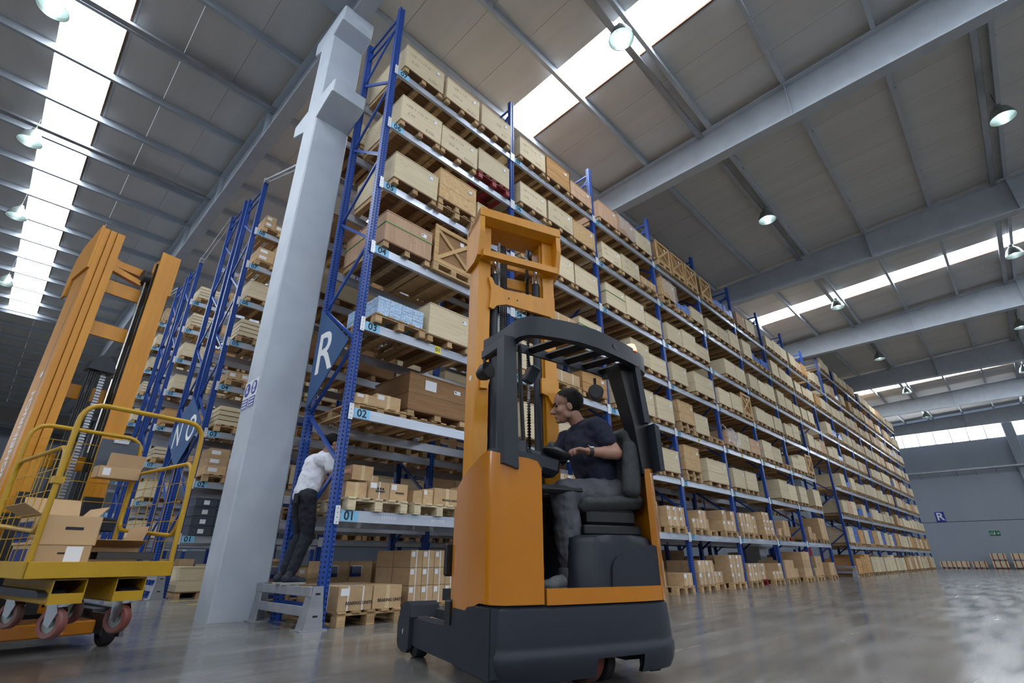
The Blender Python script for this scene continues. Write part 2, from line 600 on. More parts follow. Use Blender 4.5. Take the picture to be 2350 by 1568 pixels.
        for i in range(k if closed else k - 1):
            a, b = i * 4, ((i + 1) % k) * 4
            for j in range(4):
                j2 = (j + 1) % 4
                fo.append([a + j, b + j, b + j2, a + j2])
        s.add(vs, fo, mat, smooth)
        if not closed:
            s.add(vs, [[3, 2, 1, 0], [4 * k - 4, 4 * k - 3, 4 * k - 2, 4 * k - 1]], mat)

    def mesh(s, name, mats, angle=32):
        me = bpy.data.meshes.new(name)
        me.from_pydata(s.v, [], s.f)
        for q in (mats if isinstance(mats, (list, tuple)) else [mats]):
            me.materials.append(MATS[q])
        me.polygons.foreach_set('material_index', s.m)
        me.polygons.foreach_set('use_smooth', [True] * len(s.f) if any(s.s) else s.s)
        bm = bmesh.new()
        bm.from_mesh(me)
        bmesh.ops.remove_doubles(bm, verts=bm.verts, dist=1e-6)
        bmesh.ops.recalc_face_normals(bm, faces=bm.faces)
        bm.to_mesh(me)
        bm.free()
        if any(s.s):
            me.set_sharp_from_angle(angle=R(angle))
        me.update()
        return me


def put(me, name, parent=None, loc=(0, 0, 0), rot=(0, 0, 0), scale=(1, 1, 1)):
    o = bpy.data.objects.new(name, me)
    COL.objects.link(o)
    o.location = loc
    o.rotation_euler = rot
    o.scale = scale
    o.parent = parent
    return o


def part(mb, name, mats, parent=None, angle=32, **kw):
    return put(mb.mesh(name, mats, angle), name, parent, **kw)


def tag(o, label=None, cat=None, group=None, kind=None):
    if label:
        o['label'] = label
    if cat:
        o['category'] = cat
    if group:
        o['group'] = group
    if kind:
        o['kind'] = kind
    return o


def thing(name, label, cat, loc=(0, 0, 0), rz=0.0, group=None):
    e = bpy.data.objects.new(name, None)
    COL.objects.link(e)
    e.empty_display_size = 0.1
    e.location = loc
    e.rotation_euler = (0, 0, rz)
    return tag(e, label, cat, group)


def struct(o):
    o['kind'] = 'structure'
    return o


def structure(name):
    e = bpy.data.objects.new(name, None)
    COL.objects.link(e)
    e['kind'] = 'structure'
    return e


_TXT = {}


def text_mesh(txt, size, mat, depth=0.0008, align='CENTER', shear=0.0, bold=0.0):
    key = (txt, size, mat, align, shear, bold)
    if key in _TXT:
        return _TXT[key]
    cu = bpy.data.curves.new('lettering', 'FONT')
    cu.body = txt
    cu.size = size
    cu.extrude = depth
    cu.align_x = align
    cu.align_y = 'CENTER'
    cu.shear = shear
    cu.offset = bold
    cu.resolution_u = 3
    ob = bpy.data.objects.new('lettering_source', cu)
    COL.objects.link(ob)
    dg = bpy.context.evaluated_depsgraph_get()
    me = bpy.data.meshes.new_from_object(ob.evaluated_get(dg))
    me.name = 'lettering'
    me.materials.clear()
    me.materials.append(MATS[mat])
    bpy.data.objects.remove(ob, do_unlink=True)
    bpy.data.curves.remove(cu)
    _TXT[key] = me
    return me


FACE_S = (R(90), 0, 0)              # lettering read from the -y side
FACE_W = (R(90), 0, R(-90))         # lettering read from the -x side

# ================================================================== the hall
BAY = 8.4
X0 = -0.34                       # first column line seen
Y0 = 1.57                        # column line between the two naves
XW, XE, YS, YN = X0 - 3 * BAY, 50.5, -27.0, 56.0
RIDGE_N, RIDGE_S = 28.0, -25.0


def zroof(y):
    return 11.2 + 0.037 * (abs(y - Y0) if y <= RIDGE_N else (RIDGE_N - Y0) - (y - RIDGE_N))


mb = MB()
mb.bx(XW - 1, XE + 1, YS - 1, YN + 1, -0.2, 0.0)
struct(part(mb, 'floor', 'polished_concrete'))
mb = MB()
for (x0, y0, x1, y1) in ((-0.05, 5.25, 3.0, 5.25), (-0.05, 4.3, 3.0, 4.3)):
    mb.bx(x0, x1, y0 - 0.05, y0 + 0.05, 0.0005, 0.002)
tag(struct(part(mb, 'floor_marking', 'yellow_line')))

ceiling = structure('ceiling')
LIT = (-3, -1, 0, 2, 4)  # westernmost strip is unseen, added to bring light onto the racks
slopes = ((Y0, RIDGE_S), (Y0, RIDGE_N), (RIDGE_N, YN))
pan_cache = {}
for si, (ya, yb) in enumerate(slopes):
    za, zb = zroof(ya) if si < 2 else zroof(RIDGE_N), zroof(yb)
    for name, mats in (('roof_panel', ['roof_sheet', 'joint_brown']), ('skylight', 'daylight_panel')):
        q = MB()
        w = 0.521
        z1, z2 = za, zb
        lo = 0.0 if name == 'roof_panel' else 0.012
        vs = [(-w, ya, z1 + lo), (w, ya, z1 + lo), (w, yb, z2 + lo), (-w, yb, z2 + lo)]
        vs += [(a, b_, c + 0.1) for a, b_, c in vs]
        q.add(vs, [(0, 1, 2, 3), (4, 7, 6, 5), (0, 4, 5, 1), (1, 5, 6, 2), (2, 6, 7, 3), (3, 7, 4, 0)])
        pan_cache[(si, name)] = q.mesh(name, mats)
for k in range(-3, 6):
    for j in range(8):
        xc = X0 + k * BAY + 1.05 * (j + 0.5)
        for si in range(3):
            nm = 'skylight' if (k in LIT and j == 4 and si < 2) else 'roof_panel'
            put(pan_cache[(si, nm)], nm, ceiling, (xc, 0, 0))
# brown sealing strip and pale trim along the side of each daylight strip
for k in LIT:
    xs = X0 + k * BAY + 5 * 1.05
    for si, (ya, yb) in enumerate(slopes[:2]):
        za = zroof(ya)
        zb = zroof(yb)
        q = MB()
        for dx, h, mt in ((0.03, 0.025, 0), (0.085, 0.018, 1)):
            q.add([(xs + dx - 0.018, ya, za - h), (xs + dx + 0.018, ya, za - h), (xs + dx + 0.018, yb, zb - h), (xs + dx - 0.018, yb, zb - h),
                   (xs + dx - 0.018, ya, za + 0.01), (xs + dx + 0.018, ya, za + 0.01), (xs + dx + 0.018, yb, zb + 0.01), (xs + dx - 0.018, yb, zb + 0.01)],
                  [(0, 1, 2, 3), (4, 7, 6, 5), (0, 4, 5, 1), (1, 5, 6, 2), (2, 6, 7, 3), (3, 7, 4, 0)], mt)
        part(q, 'skylight_trim', ['joint_brown', 'steel_grey_paint'], ceiling)
# purlins, continuous over the frames
PUR = []
y = -0.43
while y > RIDGE_S + 0.5:
    PUR.append(y)
    y -= 1.87
y = 3.65
while y < RIDGE_N - 0.8:
    PUR.append(y)
    y += 1.86
PUR += [RIDGE_N - 0.25, RIDGE_N + 0.25]
y = RIDGE_N + 2
while y < YN - 1:
    PUR.append(y)
    y += 1.9
q = MB()
prof = [(-0.04, 0), (0.04, 0), (0.04, 0.03), (0.02, 0.03), (-0.02, 0.03), (-0.02, 0.17), (0.04, 0.17), (0.04, 0.2), (-0.04, 0.2)]
q.prism([(-0.045, 0), (0.045, 0), (0.045, 0.05), (0.03, 0.05), (0.03, 0.2), (-0.045, 0.2)], 0, XW, XE - 0.1)
for k in range(-3, 6):
    for dx in (2.1, 6.1):
        q.bx(X0 + k * BAY + dx - 0.02, X0 + k * BAY + dx + 0.02, -0.075, -0.04, 0.06, 0.12)
pur_me = q.mesh('purlin', 'steel_grey_paint')
for y in PUR:
    put(pur_me, 'purlin', ceiling, (0, y, zroof(y) - 0.2))
# valley gutter over the column line
q = MB()
q.bx(XW, XE - 0.1, Y0 - 0.3, Y0 + 0.3, zroof(Y0) - 0.2, zroof(Y0) - 0.02)
part(q, 'valley_gutter', 'steel_grey_paint', ceiling)
# tapered frames along y
ZB = 10.2
q = MB()
spans = []
for (ya, yb) in ((Y0 + 0.05, RIDGE_N), (Y0 - 0.05, RIDGE_S)):
    zt0, zt1 = zroof(ya) - 0.2, zroof(yb) - 0.2
    q.prism([(ya, ZB), (yb, ZB), (yb, zt1), (ya, zt0)], 0, -0.012, 0.012)
    sgn = 1 if yb > ya else -1
    for zz0, zz1, h in ((ZB - 0.025, ZB - 0.025, 0.03), (zt0 - 0.03, zt1 - 0.03, 0.03)):
        vs = [(-0.15, ya, zz0), (0.15, ya, zz0), (0.15, yb, zz1), (-0.15, yb, zz1)]
        vs += [(a, b_, c + h) for a, b_, c in vs]
        q.add(vs, [(0, 1, 2, 3), (4, 7, 6, 5), (0, 4, 5, 1), (1, 5, 6, 2), (2, 6, 7, 3), (3, 7, 4, 0)])
raf_me = q.mesh('rafter', 'steel_grey_paint')
stf = {}
for k in range(-3, 7):
    x = X0 + k * BAY
    rf = put(raf_me, 'rafter', ceiling, (x, 0, 0))
    for y in (-4.17, -7.9, -11.6, 5.5, 9.1, 12.7, 16.5):
        if y not in stf:
            q = MB()
            for sx in (-1, 1):
                q.bx(sx * 0.012, sx * 0.145, y - 0.008, y + 0.008, ZB, zroof(y) - 0.2)
            stf[y] = q.mesh('stiffener', 'steel_grey_paint')
        put(stf[y], 'stiffener', rf)
# frame of the far end bay of the north nave
q = MB()
q.prism([(RIDGE_N, ZB), (YN, ZB), (YN, zroof(YN) - 0.2), (RIDGE_N, zroof(RIDGE_N) - 0.2)], 0, -0.012, 0.012)
q.bx(-0.15, 0.15, RIDGE_N, YN, ZB - 0.025, ZB + 0.005)
nf = q.mesh('rafter', 'steel_grey_paint')
for k in range(-3, 7):
    put(nf, 'rafter', ceiling, (X0 + k * BAY, 0, 0))

# walls ---------------------------------------------------------------
w_e = structure('wall_east')
q = MB()
q.bx(XE, XE + 0.2, YS, YN, 0, 3.28, 0)
part(q, 'lower_panel', 'wall_paint', w_e)
q = MB()
q.bx(XE + 0.01, XE + 0.2, YS, YN, 3.28, 3.32, 0)
part(q, 'panel_joint', 'truck_black', w_e)
q = MB()
q.bx(XE, XE + 0.2, YS, YN, 3.32, 9.2, 0)
part(q, 'upper_panel', 'wall_paint', w_e)
q = MB()
q.bx(XE, XE + 0.2, YS, YN, 10.25, 13.2, 0)
part(q, 'top_panel', 'wall_paint', w_e)
pil = MB()
for yy in (8.2, 1.57, -6.4, -14.8, -23.2):
    q = MB()
    q.bx(XE - 0.38, XE, yy - 0.3, yy + 0.3, 0, 10.2, 0, 0.02)
    part(q, 'pilaster', 'wall_paint', w_e)
nwin = 0
for (ya, yb) in ((7.9, 1.87), (1.27, -6.1), (-6.7, -14.5), (-15.1, -22.9)):
    nwin += 1
    wd = structure('window_%d' % nwin)
    n = max(1, round(abs(yb - ya) / 1.05))
    st = (yb - ya) / n
    for i in range(n):
        q = MB()
        a, b_ = ya + st * i, ya + st * (i + 1)
        q.bx(XE + 0.06, XE + 0.1, min(a, b_) + 0.03, max(a, b_) - 0.03, 9.25, 10.2)
        part(q, 'pane', 'window_and_fill_light', wd)
        q = MB()
        q.bx(XE + 0.0, XE + 0.12, a - 0.03, a + 0.03, 9.2, 10.25)
        part(q, 'mullion', 'steel_grey_paint', wd)
    q = MB()
    q.bx(XE, XE + 0.12, min(ya, yb), max(ya, yb), 9.2, 9.25)
    q.bx(XE, XE + 0.12, min(ya, yb), max(ya, yb), 10.2, 10.25)
    part(q, 'window_frame', 'sign_white', wd)
w = structure('wall_north')
q = MB()
q.bx(XW, XE, YN, YN + 0.2, 0, 13.2)
part(q, 'wall_panel', 'wall_paint', w)
for name, x0, x1, y0, y1 in (('wall_south', XW, XE, YS - 0.2, YS), ('wall_west', XW - 0.2, XW, YS, YN)):
    w = structure(name)
    for z0, z1, nm in ((0, 9.2, 'lower_panel'), (10.2, 13.2, 'top_panel')):
        q = MB()
        q.bx(x0, x1, y0, y1, z0, z1)
        part(q, nm, 'wall_paint', w)
    nwin += 1
    wd = structure('window_%d' % nwin)  # unseen window band, added as fill light for the rack fronts
    L = max(x1 - x0, y1 - y0)
    n = int(L / 4.2)
    for i in range(n):
        q = MB()
        a, b_ = i / n * L + 0.1, (i + 1) / n * L - 0.1
        if name == 'wall_south':
            q.bx(x0 + a, x0 + b_, y0 + 0.05, y1 - 0.05, 9.2, 10.2)
        else:
            q.bx(x0 + 0.05, x1 - 0.05, y0 + a, y0 + b_, 9.2, 10.2)
        part(q, 'pane', 'window_and_fill_light', wd)
        q = MB()
        if name == 'wall_south':
            q.bx(x0 + a - 0.2, x0 + a, y0, y1, 9.2, 10.2)
        else:
            q.bx(x0, x1, y0 + a - 0.2, y0 + a, 9.2, 10.2)
        part(q, 'mullion', 'steel_grey_paint', wd)

# cable tray on brackets across the far wall
ct = thing('cable_tray', 'long steel cable tray on brackets across the blue grey end wall', 'cable tray', (XE - 0.4, 0, 6.95))
q = MB()
q.bx(-0.32, -0.02, -20, 1.2, 0.0, 0.05)
q.bx(-0.34, -0.31, -20, 1.2, 0.0, 0.12)
part(q, 'tray', 'galvanised', ct)
for i in range(9):
    yy = 0.9 - i * 1.15
    q = MB()
    q.bar((0.395, yy, -0.3), (-0.3, yy, 0), 0.04, 0.04, 0)
    part(q, 'bracket', 'galvanised', ct)

# letter sign and exit sign on the far wall
sg = thing('letter_sign', 'square blue sign with a white letter R on the far end wall', 'sign', (XE - 0.001, -0.64, 3.69))
q = MB()
q.bx(-0.03, 0, -0.29, 0.29, -0.37, 0.37, 0, 0.004)
part(q, 'sign_board', 'sign_blue', sg)
put(text_mesh('R', 0.78, 'sign_white', bold=0.012), 'lettering', sg, (-0.033, 0, 0), FACE_W)
sg = thing('exit_sign', 'green emergency exit sign with running figure and arrow on the end wall', 'sign', (XE - 0.001, -3.48, 2.4))
q = MB()
q.bx(-0.03, 0, -0.3, 0.3, -0.17, 0.17, 0, 0.004)
part(q, 'sign_board', 'sign_green', sg)
put(text_mesh('ACİL\nÇIKIŞ', 0.1, 'sign_white'), 'lettering', sg, (-0.033, 0.17, 0), FACE_W)
q = MB()
q.ellipsoid((-0.033, 0.0, 0.09), (0.003, 0.022, 0.022))
q.bar((-0.033, 0.0, 0.06), (-0.033, 0.02, -0.03), 0.004, 0.04, 0, (0, 1, 0))
q.bar((-0.033, 0.02, -0.03), (-0.033, -0.04, -0.11), 0.004, 0.022, 0, (0, 1, 0))
q.bar((-0.033, 0.02, -0.03), (-0.033, 0.06, -0.1), 0.004, 0.022, 0, (0, 1, 0))
q.bar((-0.033, 0.0, 0.05), (-0.033, -0.06, 0.01), 0.004, 0.016, 0, (0, 1, 0))
part(q, 'running_figure', 'sign_white', sg)
q = MB()
q.bar((-0.033, -0.12, 0), (-0.033, -0.24, 0), 0.004, 0.03, 0, (0, 0, 1))
q.bar((-0.033, -0.19, 0.06), (-0.033, -0.25, 0), 0.004, 0.03, 0, (0, 1, 0))
q.bar((-0.033, -0.19, -0.06), (-0.033, -0.25, 0), 0.004, 0.03, 0, (0, 1, 0))
part(q, 'arrow', 'sign_white', sg)

# concrete columns with two pairs of corbels ---------------------------
def column_mesh(corbels=True):
    q = MB()
    ya, yb = -0.25, 0.25
    def ch(y0, y1, x0, x1, c=0.02):
        return [(x0 + c, y0), (x1 - c, y0), (x1, y0 + c), (x1, y1 - c), (x1 - c, y1), (x0 + c, y1), (x0, y1 - c), (x0, y0 + c)]
    def ringed(sections):
        vs, fs = [], []
        n = 8
        for z, pr_ in sections:
            vs += [(x, y, z) for x, y in pr_]
        for i in range(len(sections) - 1):
            for j in range(n):
                j2 = (j + 1) % n
                fs.append([i * n + j, i * n + j2, (i + 1) * n + j2, (i + 1) * n + j])
        fs.append(list(range(n))[::-1])
        fs.append([(len(sections) - 1) * n + j for j in range(n)])
        q.add(vs, fs)
    b = lambda e, c=0.02: ch(ya - e, yb + e, -0.3, 0.3, c)
    if not corbels:
        ringed([(0, b(0)), (10.17, b(0))])
        return q.mesh('column', 'column_paint')
    ringed([(0, b(0)), (7.57, b(0)), (7.8, b(0.5)), (8.05, b(0.52)), (8.07, b(0.0)), (9.67, b(0.0)), (9.82, b(0.3)), (9.95, b(0.33)), (10.17, b(0.33))])
    return q.mesh('column', 'column_paint')
col_me, plain_col = column_mesh(), column_mesh(False)
for k in range(0, 6):
    c = struct(put(col_me if k == 0 else plain_col, 'column_%d' % (k + 1), None, (X0 + k * BAY, Y0, 0)))
    if k == 0:
        q = MB()
        q.tube([(0.325, -0.1, 0.05), (0.325, -0.1, 7.4)], 0.022, 8)
        for z in (1.1, 2.6, 4.2, 5.8):
            q.bx(0.3, 0.35, -0.14, -0.06, z, z + 0.04)
        part(q, 'conduit', 'column_paint', c)

# safety notice on the column
sg = thing('safety_notice', 'white notice with two round blue pictograms and blue text blocks on concrete column', 'sign', (X0 - 0.3, Y0, 2.68))
q = MB()
q.bx(-0.004, 0, -0.24, 0.24, -0.2, 0.2)
part(q, 'notice_board', 'paper_white', sg)
for yy, top in ((0.12, 0.06), (-0.12, 0.06)):
    q = MB()
    q.lathe([(0.0, 0), (0.095, 0), (0.095, 0.002), (0.0, 0.002)], (-0.006, yy, 0.08), 28, 0, rotm(0, R(-90), 0), smooth=False)
    part(q, 'pictogram', 'sign_blue', sg)
    q = MB()
    q.bx(-0.006, -0.003, yy - 0.105, yy + 0.105, -0.19, -0.05)
    part(q, 'text_block', 'sign_blue', sg)
    q = MB()
    for i in range(3):
        q.bx(-0.008, -0.005, yy - 0.08, yy + 0.08, -0.175 + i * 0.042, -0.155 + i * 0.042)
    part(q, 'text_line', 'paper_white', sg)
q = MB()
q.ellipsoid((-0.009, -0.12, 0.105), (0.003, 0.04, 0.045))
q.bx(-0.01, -0.006, -0.155, -0.085, 0.015, 0.05)
part(q, 'helmet_mark', 'paper_white', sg)
q = MB()
q.bar((-0.009, 0.15, 0.13), (-0.009, 0.09, 0.03), 0.003, 0.03, 0, (0, 1, 0))
q.bar((-0.009, 0.10, 0.13), (-0.009, 0.155, 0.03), 0.003, 0.02, 0, (0, 1, 0))
part(q, 'glove_mark', 'paper_white', sg)

# high-bay lamps ---------------------------------------------------------
q = MB()
q.lathe([(0.06, 0.36), (0.09, 0.33), (0.17, 0.24), (0.235, 0.08), (0.25, 0.0), (0.262, -0.005), (0.256, 0.012), (0.242, 0.085), (0.178, 0.25), (0.09, 0.345), (0.06, 0.375)], n=28)
shade_me = q.mesh('shade', 'lamp_housing')
q = MB()
q.lathe([(0.236, 0.075), (0.172, 0.225), (0.09, 0.32), (0.0, 0.33)], n=28)
refl_me = q.mesh('reflector', 'reflector_green')
q = MB()
q.lathe([(0.0, 0.44), (0.065, 0.43), (0.075, 0.40), (0.075, 0.34), (0.03, 0.335)], n=16)
q.cyl((0, 0, 0.43), (0, 0, 0.52), 0.012, 8)
gear_me = q.mesh('gear_box', 'lamp_housing')
q = MB()
q.ellipsoid((0, 0, 0.15), (0.06, 0.06, 0.11))
bulb_me = q.mesh('bulb', 'lamp_glow')
LAMPS = [(X0 + k * BAY + 4.13, -2.2, 'R') for k in range(0, 6)] + [(X0 + k * BAY + 4.0, -7.78, 'open') for k in range(0, 6)] + \
        [(X0 - BAY + 4.2, y, 'N') for y in (5.45, 10.3, 14.7, 20.7)] + [(X0 - BAY + 4.1, -2.2, 'open'), (X0 - BAY + 3.1, 33.5, 'N'), (X0 - BAY + 3.1, 39, 'N')]
for li_, (x, y, w) in enumerate(LAMPS):
    lab = {'R': 'silver dome lamp above the rack aisle, %s along from the concrete column' % ORD[li_ % 6], 'open': 'silver dome lamp above the open floor, %s along from the concrete column' % ORD[(li_ - 6) % 12],
           'N': 'silver dome lamp above the trolley aisle, %s beyond the concrete column' % ORD[max(0, li_ - 12) if li_ < 16 else li_ - 13]}[w]
    t = thing('high_bay_lamp', lab, 'lamp', (x, y, 10.55), 0, {'R': 'lamps over the rack aisle', 'open': 'lamps over the open floor', 'N': 'lamps over the far aisle'}[w])
    for me, nm in ((shade_me, 'shade'), (refl_me, 'reflector'), (gear_me, 'gear_box'), (bulb_me, 'bulb')):
        put(me, nm, t)
    q = MB()
    q.cyl((0, 0, 0.5), (0, 0, zroof(y) - 0.19 - 10.55), 0.008, 6)
    part(q, 'hook', 'dark_steel', t)
# perforated trays beside the purlins that carry the lamps
for yy, x0, x1, lab in ((-2.02, X0, XE - 1, 'perforated steel tray along the purlin carrying the aisle lamps'), (-7.6, X0, XE - 1, 'perforated steel tray along the purlin over the open floor'),
                        (5.32, XW + 9, X0, 'perforated steel tray along the purlin above the order trolley'), (10.6, XW + 9, X0, 'perforated steel tray along purlin behind the concrete column')):
    t = thing('lamp_tray', lab, 'cable tray', (0, yy, zroof(yy) - 0.26))
    q = MB()
    q.bx(x0, x1, -0.07, 0.07, 0, 0.008)
    q.bx(x0, x1, -0.072, -0.066, 0, 0.07)
    q.bx(x0, x1, 0.066, 0.072, 0, 0.07)
    part(q, 'tray', 'galvanised', t)
    q = MB()
    q.bx(-0.02, 0.02, -0.02, 0.02, 0.008, 0.27)
    hm = q.mesh('hanger', 'galvanised')
    for i in range(int((x1 - x0) / 2.1)):
        put(hm, 'hanger', t, (x0 + 2.1 * i + 0.3, 0, 0))

# ================================================================== pallet racking
def upright_mesh(h):
    q = MB()
    q.prism([(-0.05, -0.0425), (-0.018, -0.0425), (-0.012, -0.03), (0.012, -0.03), (0.018, -0.0425), (0.05, -0.0425), (0.05, 0.0425), (-0.05, 0.0425)], 2, 0.008, h, 0)
    q.bx(-0.09, 0.09, -0.075, 0.075, 0, 0.01, 1)
    return q.mesh('upright', ['rack_blue_punched', 'rack_blue'])


_BR = {}


def brace_mesh(dy, dz):
    k = (round(dy, 3), round(dz, 3))
    if k not in _BR:
        q = MB()
        q.bar((0, 0, 0), (0, dy, dz), 0.03, 0.045, 0, (1, 0, 0) if False else (0, -dz, dy))
        _BR[k] = q.mesh('brace', 'rack_blue')
    return _BR[k]


def beam_mesh(L, front, slots=False):
    q = MB()
    s = -1
    # boxed beam with a stepped top edge; origin at the left end, bottom front corner
    q.prism([(0.0, 0.0), (0.0, 0.085), (0.008, 0.092), (0.008, 0.125), (0.05, 0.125), (0.05, 0.0)], 0, 0.0, L, 0)
    if front:
        for x0, x1 in ((-0.052, 0.004), (L - 0.004, L + 0.052)):
            q.bx(x0, x1, -0.014, -0.006, -0.03, 0.165, 1)
            for i in range(4):
                q.bx((x0 + x1) / 2 - 0.004, (x0 + x1) / 2 + 0.004, -0.0145, -0.013, -0.015 + 0.05 * i, -0.003 + 0.05 * i, 2)
    if slots:
        for g in (0.55, 1.28, 2.0):
            for i in range(7):
                q.bx(g + i * 0.03, g + i * 0.03 + 0.012, -0.001, 0.001, 0.05, 0.085, 1)
    return q.mesh('beam', ['beam_grey', 'bracket_white', 'truck_black'])


PITCH = 2.8
BEAM_F, BEAM_R, BEAM_S = beam_mesh(PITCH - 0.1, True), beam_mesh(PITCH - 0.1, False), beam_mesh(PITCH - 0.1, True, True)
q = MB()
q.bx(0, 0.21, -0.003, 0, 0, 0.116)
PLATE = q.mesh('label_plate', 'label_blue')
q = MB()
q.bx(-0.05, 0.05, -0.003, 0, 0, 0.115)
PLATE_Y = q.mesh('bay_plate', 'label_yellow')
LEVELS = [1.033, 2.209, 3.371, 4.555, 5.69, 6.889, 8.078, 9.42]
_UP = {}


def rack(name, label, xs, y0, depth, levels, ztop, front=-1, beams=None, plates=True, bay0=0, tops=None, detail=True):
    """one run: frames at xs, front face at y0, rows of beams on both faces; beams(bay, level) tells which exist"""
    t = thing(name, label, 'pallet rack', (xs[0], y0, 0))
    ys = (0.0425, depth - 0.0425)
    dy = ys[1] - ys[0]
    for i, x in enumerate(xs):
        zt = tops(i) if tops else ztop
        if zt not in _UP:
            _UP[zt] = upright_mesh(zt)
        put(_UP[zt], 'upright', t, (x - xs[0], ys[0], 0))
        put(_UP[zt], 'upright', t, (x - xs[0], ys[1], 0), (0, 0, math.pi))
        z, rear = 0.87, True
        while z + 0.78 < zt - 0.1:
            if rear:
                put(brace_mesh(-dy, 0.775), 'brace', t, (x - xs[0], ys[1], z))
            else:
                put(brace_mesh(dy, 0.775), 'brace', t, (x - xs[0], ys[0], z))
            z += 0.7775
            rear = not rear
        for zz in (0.2, zt - 0.42, zt - 0.17):
            put(brace_mesh(dy, 0), 'brace', t, (x - xs[0], ys[0], zz))
    for i in range(len(xs) - 1):
        L = xs[i + 1] - xs[i]
        for li, z in enumerate(levels):
            if beams and not beams(i, li):
                continue
            fy, ry = (0.0, depth) if front < 0 else (depth, 0.0)
            me = BEAM_S if (li == 0 and front < 0) else BEAM_F
            if front < 0:
                put(me, 'beam', t, (xs[i] - xs[0] + 0.05, 0, z))
                put(BEAM_R, 'beam', t, (xs[i + 1] - xs[0] - 0.05, depth, z), (0, 0, math.pi))
            else:
                put(BEAM_F, 'beam', t, (xs[i + 1] - xs[0] - 0.05, depth, z), (0, 0, math.pi))
                put(BEAM_R, 'beam', t, (xs[i] - xs[0] + 0.05, 0, z))
            if plates and front < 0:
                p = put(PLATE, 'label_plate', t, (xs[i] - xs[0] + 0.075, -0.0005, z + 0.005))
                lm = text_mesh('%02d' % (li + 1), 0.132, 'ink', bold=0.0025)
                put(lm, 'lettering', p, (0.1, -0.004, 0.056), FACE_S)
    return t


XS_A = [PITCH * i for i in range(8)]
rackA = rack('pallet_rack', 'tall blue pallet rack with grey beams whose end frame carries the R sign', XS_A, 0.0, 1.12, LEVELS[:7], 9.7)
XS_B = [PITCH * i for i in range(8, 17)]
rackB = rack('pallet_rack', 'blue pallet rack run standing past the floor tunnel, with an eighth level', XS_B, 0.0, 1.12, LEVELS, 9.7,
             tops=lambda i: 9.7 if i == 0 else 10.15, beams=lambda b, l: l < 7 or b > 0)
# beams bridging the tunnel between the two runs
for li in range(3, 7):
    put(BEAM_F, 'beam', rackA, (PITCH * 7 + 0.05, 0, LEVELS[li]))
    put(BEAM_R, 'beam', rackA, (PITCH * 8 - 0.05, 1.12, LEVELS[li]), (0, 0, math.pi))
    p = put(PLATE, 'label_plate', rackA, (PITCH * 7 + 0.075, -0.0005, LEVELS[li] + 0.005))
    put(text_mesh('%02d' % (li + 1), 0.132, 'ink', bold=0.0025), 'lettering', p, (0.1, -0.004, 0.056), FACE_S)
# yellow bay numbers in the middle of the third-level beams
for i in range(16):
    if i == 7:
        continue
    rk, xo = (rackA, 0) if i < 7 else (rackB, XS_B[0])
    p = put(PLATE_Y, 'bay_plate', rk, (PITCH * i + 1.25 - xo, -0.0005, LEVELS[2] + 0.004))
    put(text_mesh('%02d' % (i + 1), 0.085, 'ink', bold=0.001), 'lettering', p, (0, -0.004, 0.056), FACE_S)
rackQ = rack('pallet_rack', 'blue pallet rack standing back to back behind the R rack', [PITCH * i for i in range(9)], 2.05, 1.12, LEVELS[:7], 9.5, front=1)
LEV_O = [0.93, 1.93, 2.93, 3.93, 4.95, 5.96, 6.93, 7.87]
XS3 = [0.0, PITCH, 2 * PITCH]
rackO = rack('pallet_rack', 'blue pallet rack behind the concrete column, with the O half of the diamond sign', [PITCH * i for i in range(6)], 5.97, 1.12, LEV_O, 9.45)
rackN = rack('pallet_rack', 'blue pallet rack with the N half of the diamond sign, back to back with O', [0.0, PITCH], 7.39, 1.12, LEV_O, 9.65, front=1)
LEV_M = LEV_O + [8.85]
rackM = rack('pallet_rack', 'blue pallet rack, second aisle beyond the column, front row of its pair', XS3, 11.15, 1.12, LEV_O, 9.4)
rackL = rack('pallet_rack', 'blue pallet rack, second aisle beyond the column, rear row of its pair', [0.0, PITCH], 12.57, 1.12, LEV_O, 9.4, front=1)
rackK = rack('pallet_rack', 'blue pallet rack of nine levels in the third row beyond the column', XS3, 16.25, 1.12, LEV_M, 10.0)
rackJ = rack('pallet_rack', 'blue pallet rack in the third row beyond the column, rear of its pair', [0.0, PITCH], 17.67, 1.12, LEV_M, 10.0, front=1)

# row letters ----------------------------------------------------------------
sg = thing('row_sign', 'dark blue triangular sign with a white R on the rack end frame', 'sign', (-0.075, 0, 0))
q = MB()
q.prism([(1.06, 3.97), (0.1, 3.215), (1.06, 2.46)], 0, -0.006, 0.006)
part(q, 'sign_board', 'sign_navy', sg)
put(text_mesh('R', 0.86, 'sign_white', bold=0.006), 'lettering', sg, (-0.0075, 0.74, 3.2), FACE_W)
sg = thing('row_sign', 'dark blue diamond sign with white letters N and O across two frames', 'sign', (-0.075, 0, 0))
q = MB()
q.prism([(7.24, 4.02), (6.02, 3.2), (7.24, 2.4), (8.45, 3.2)], 0, -0.006, 0.006)
part(q, 'sign_board', 'sign_navy', sg)
put(text_mesh('N', 0.8, 'sign_white', bold=0.006), 'lettering', sg, (-0.0075, 7.72, 3.18), FACE_W)
put(text_mesh('O', 0.8, 'sign_white', bold=0.006), 'lettering', sg, (-0.0075, 6.72, 3.18), FACE_W)

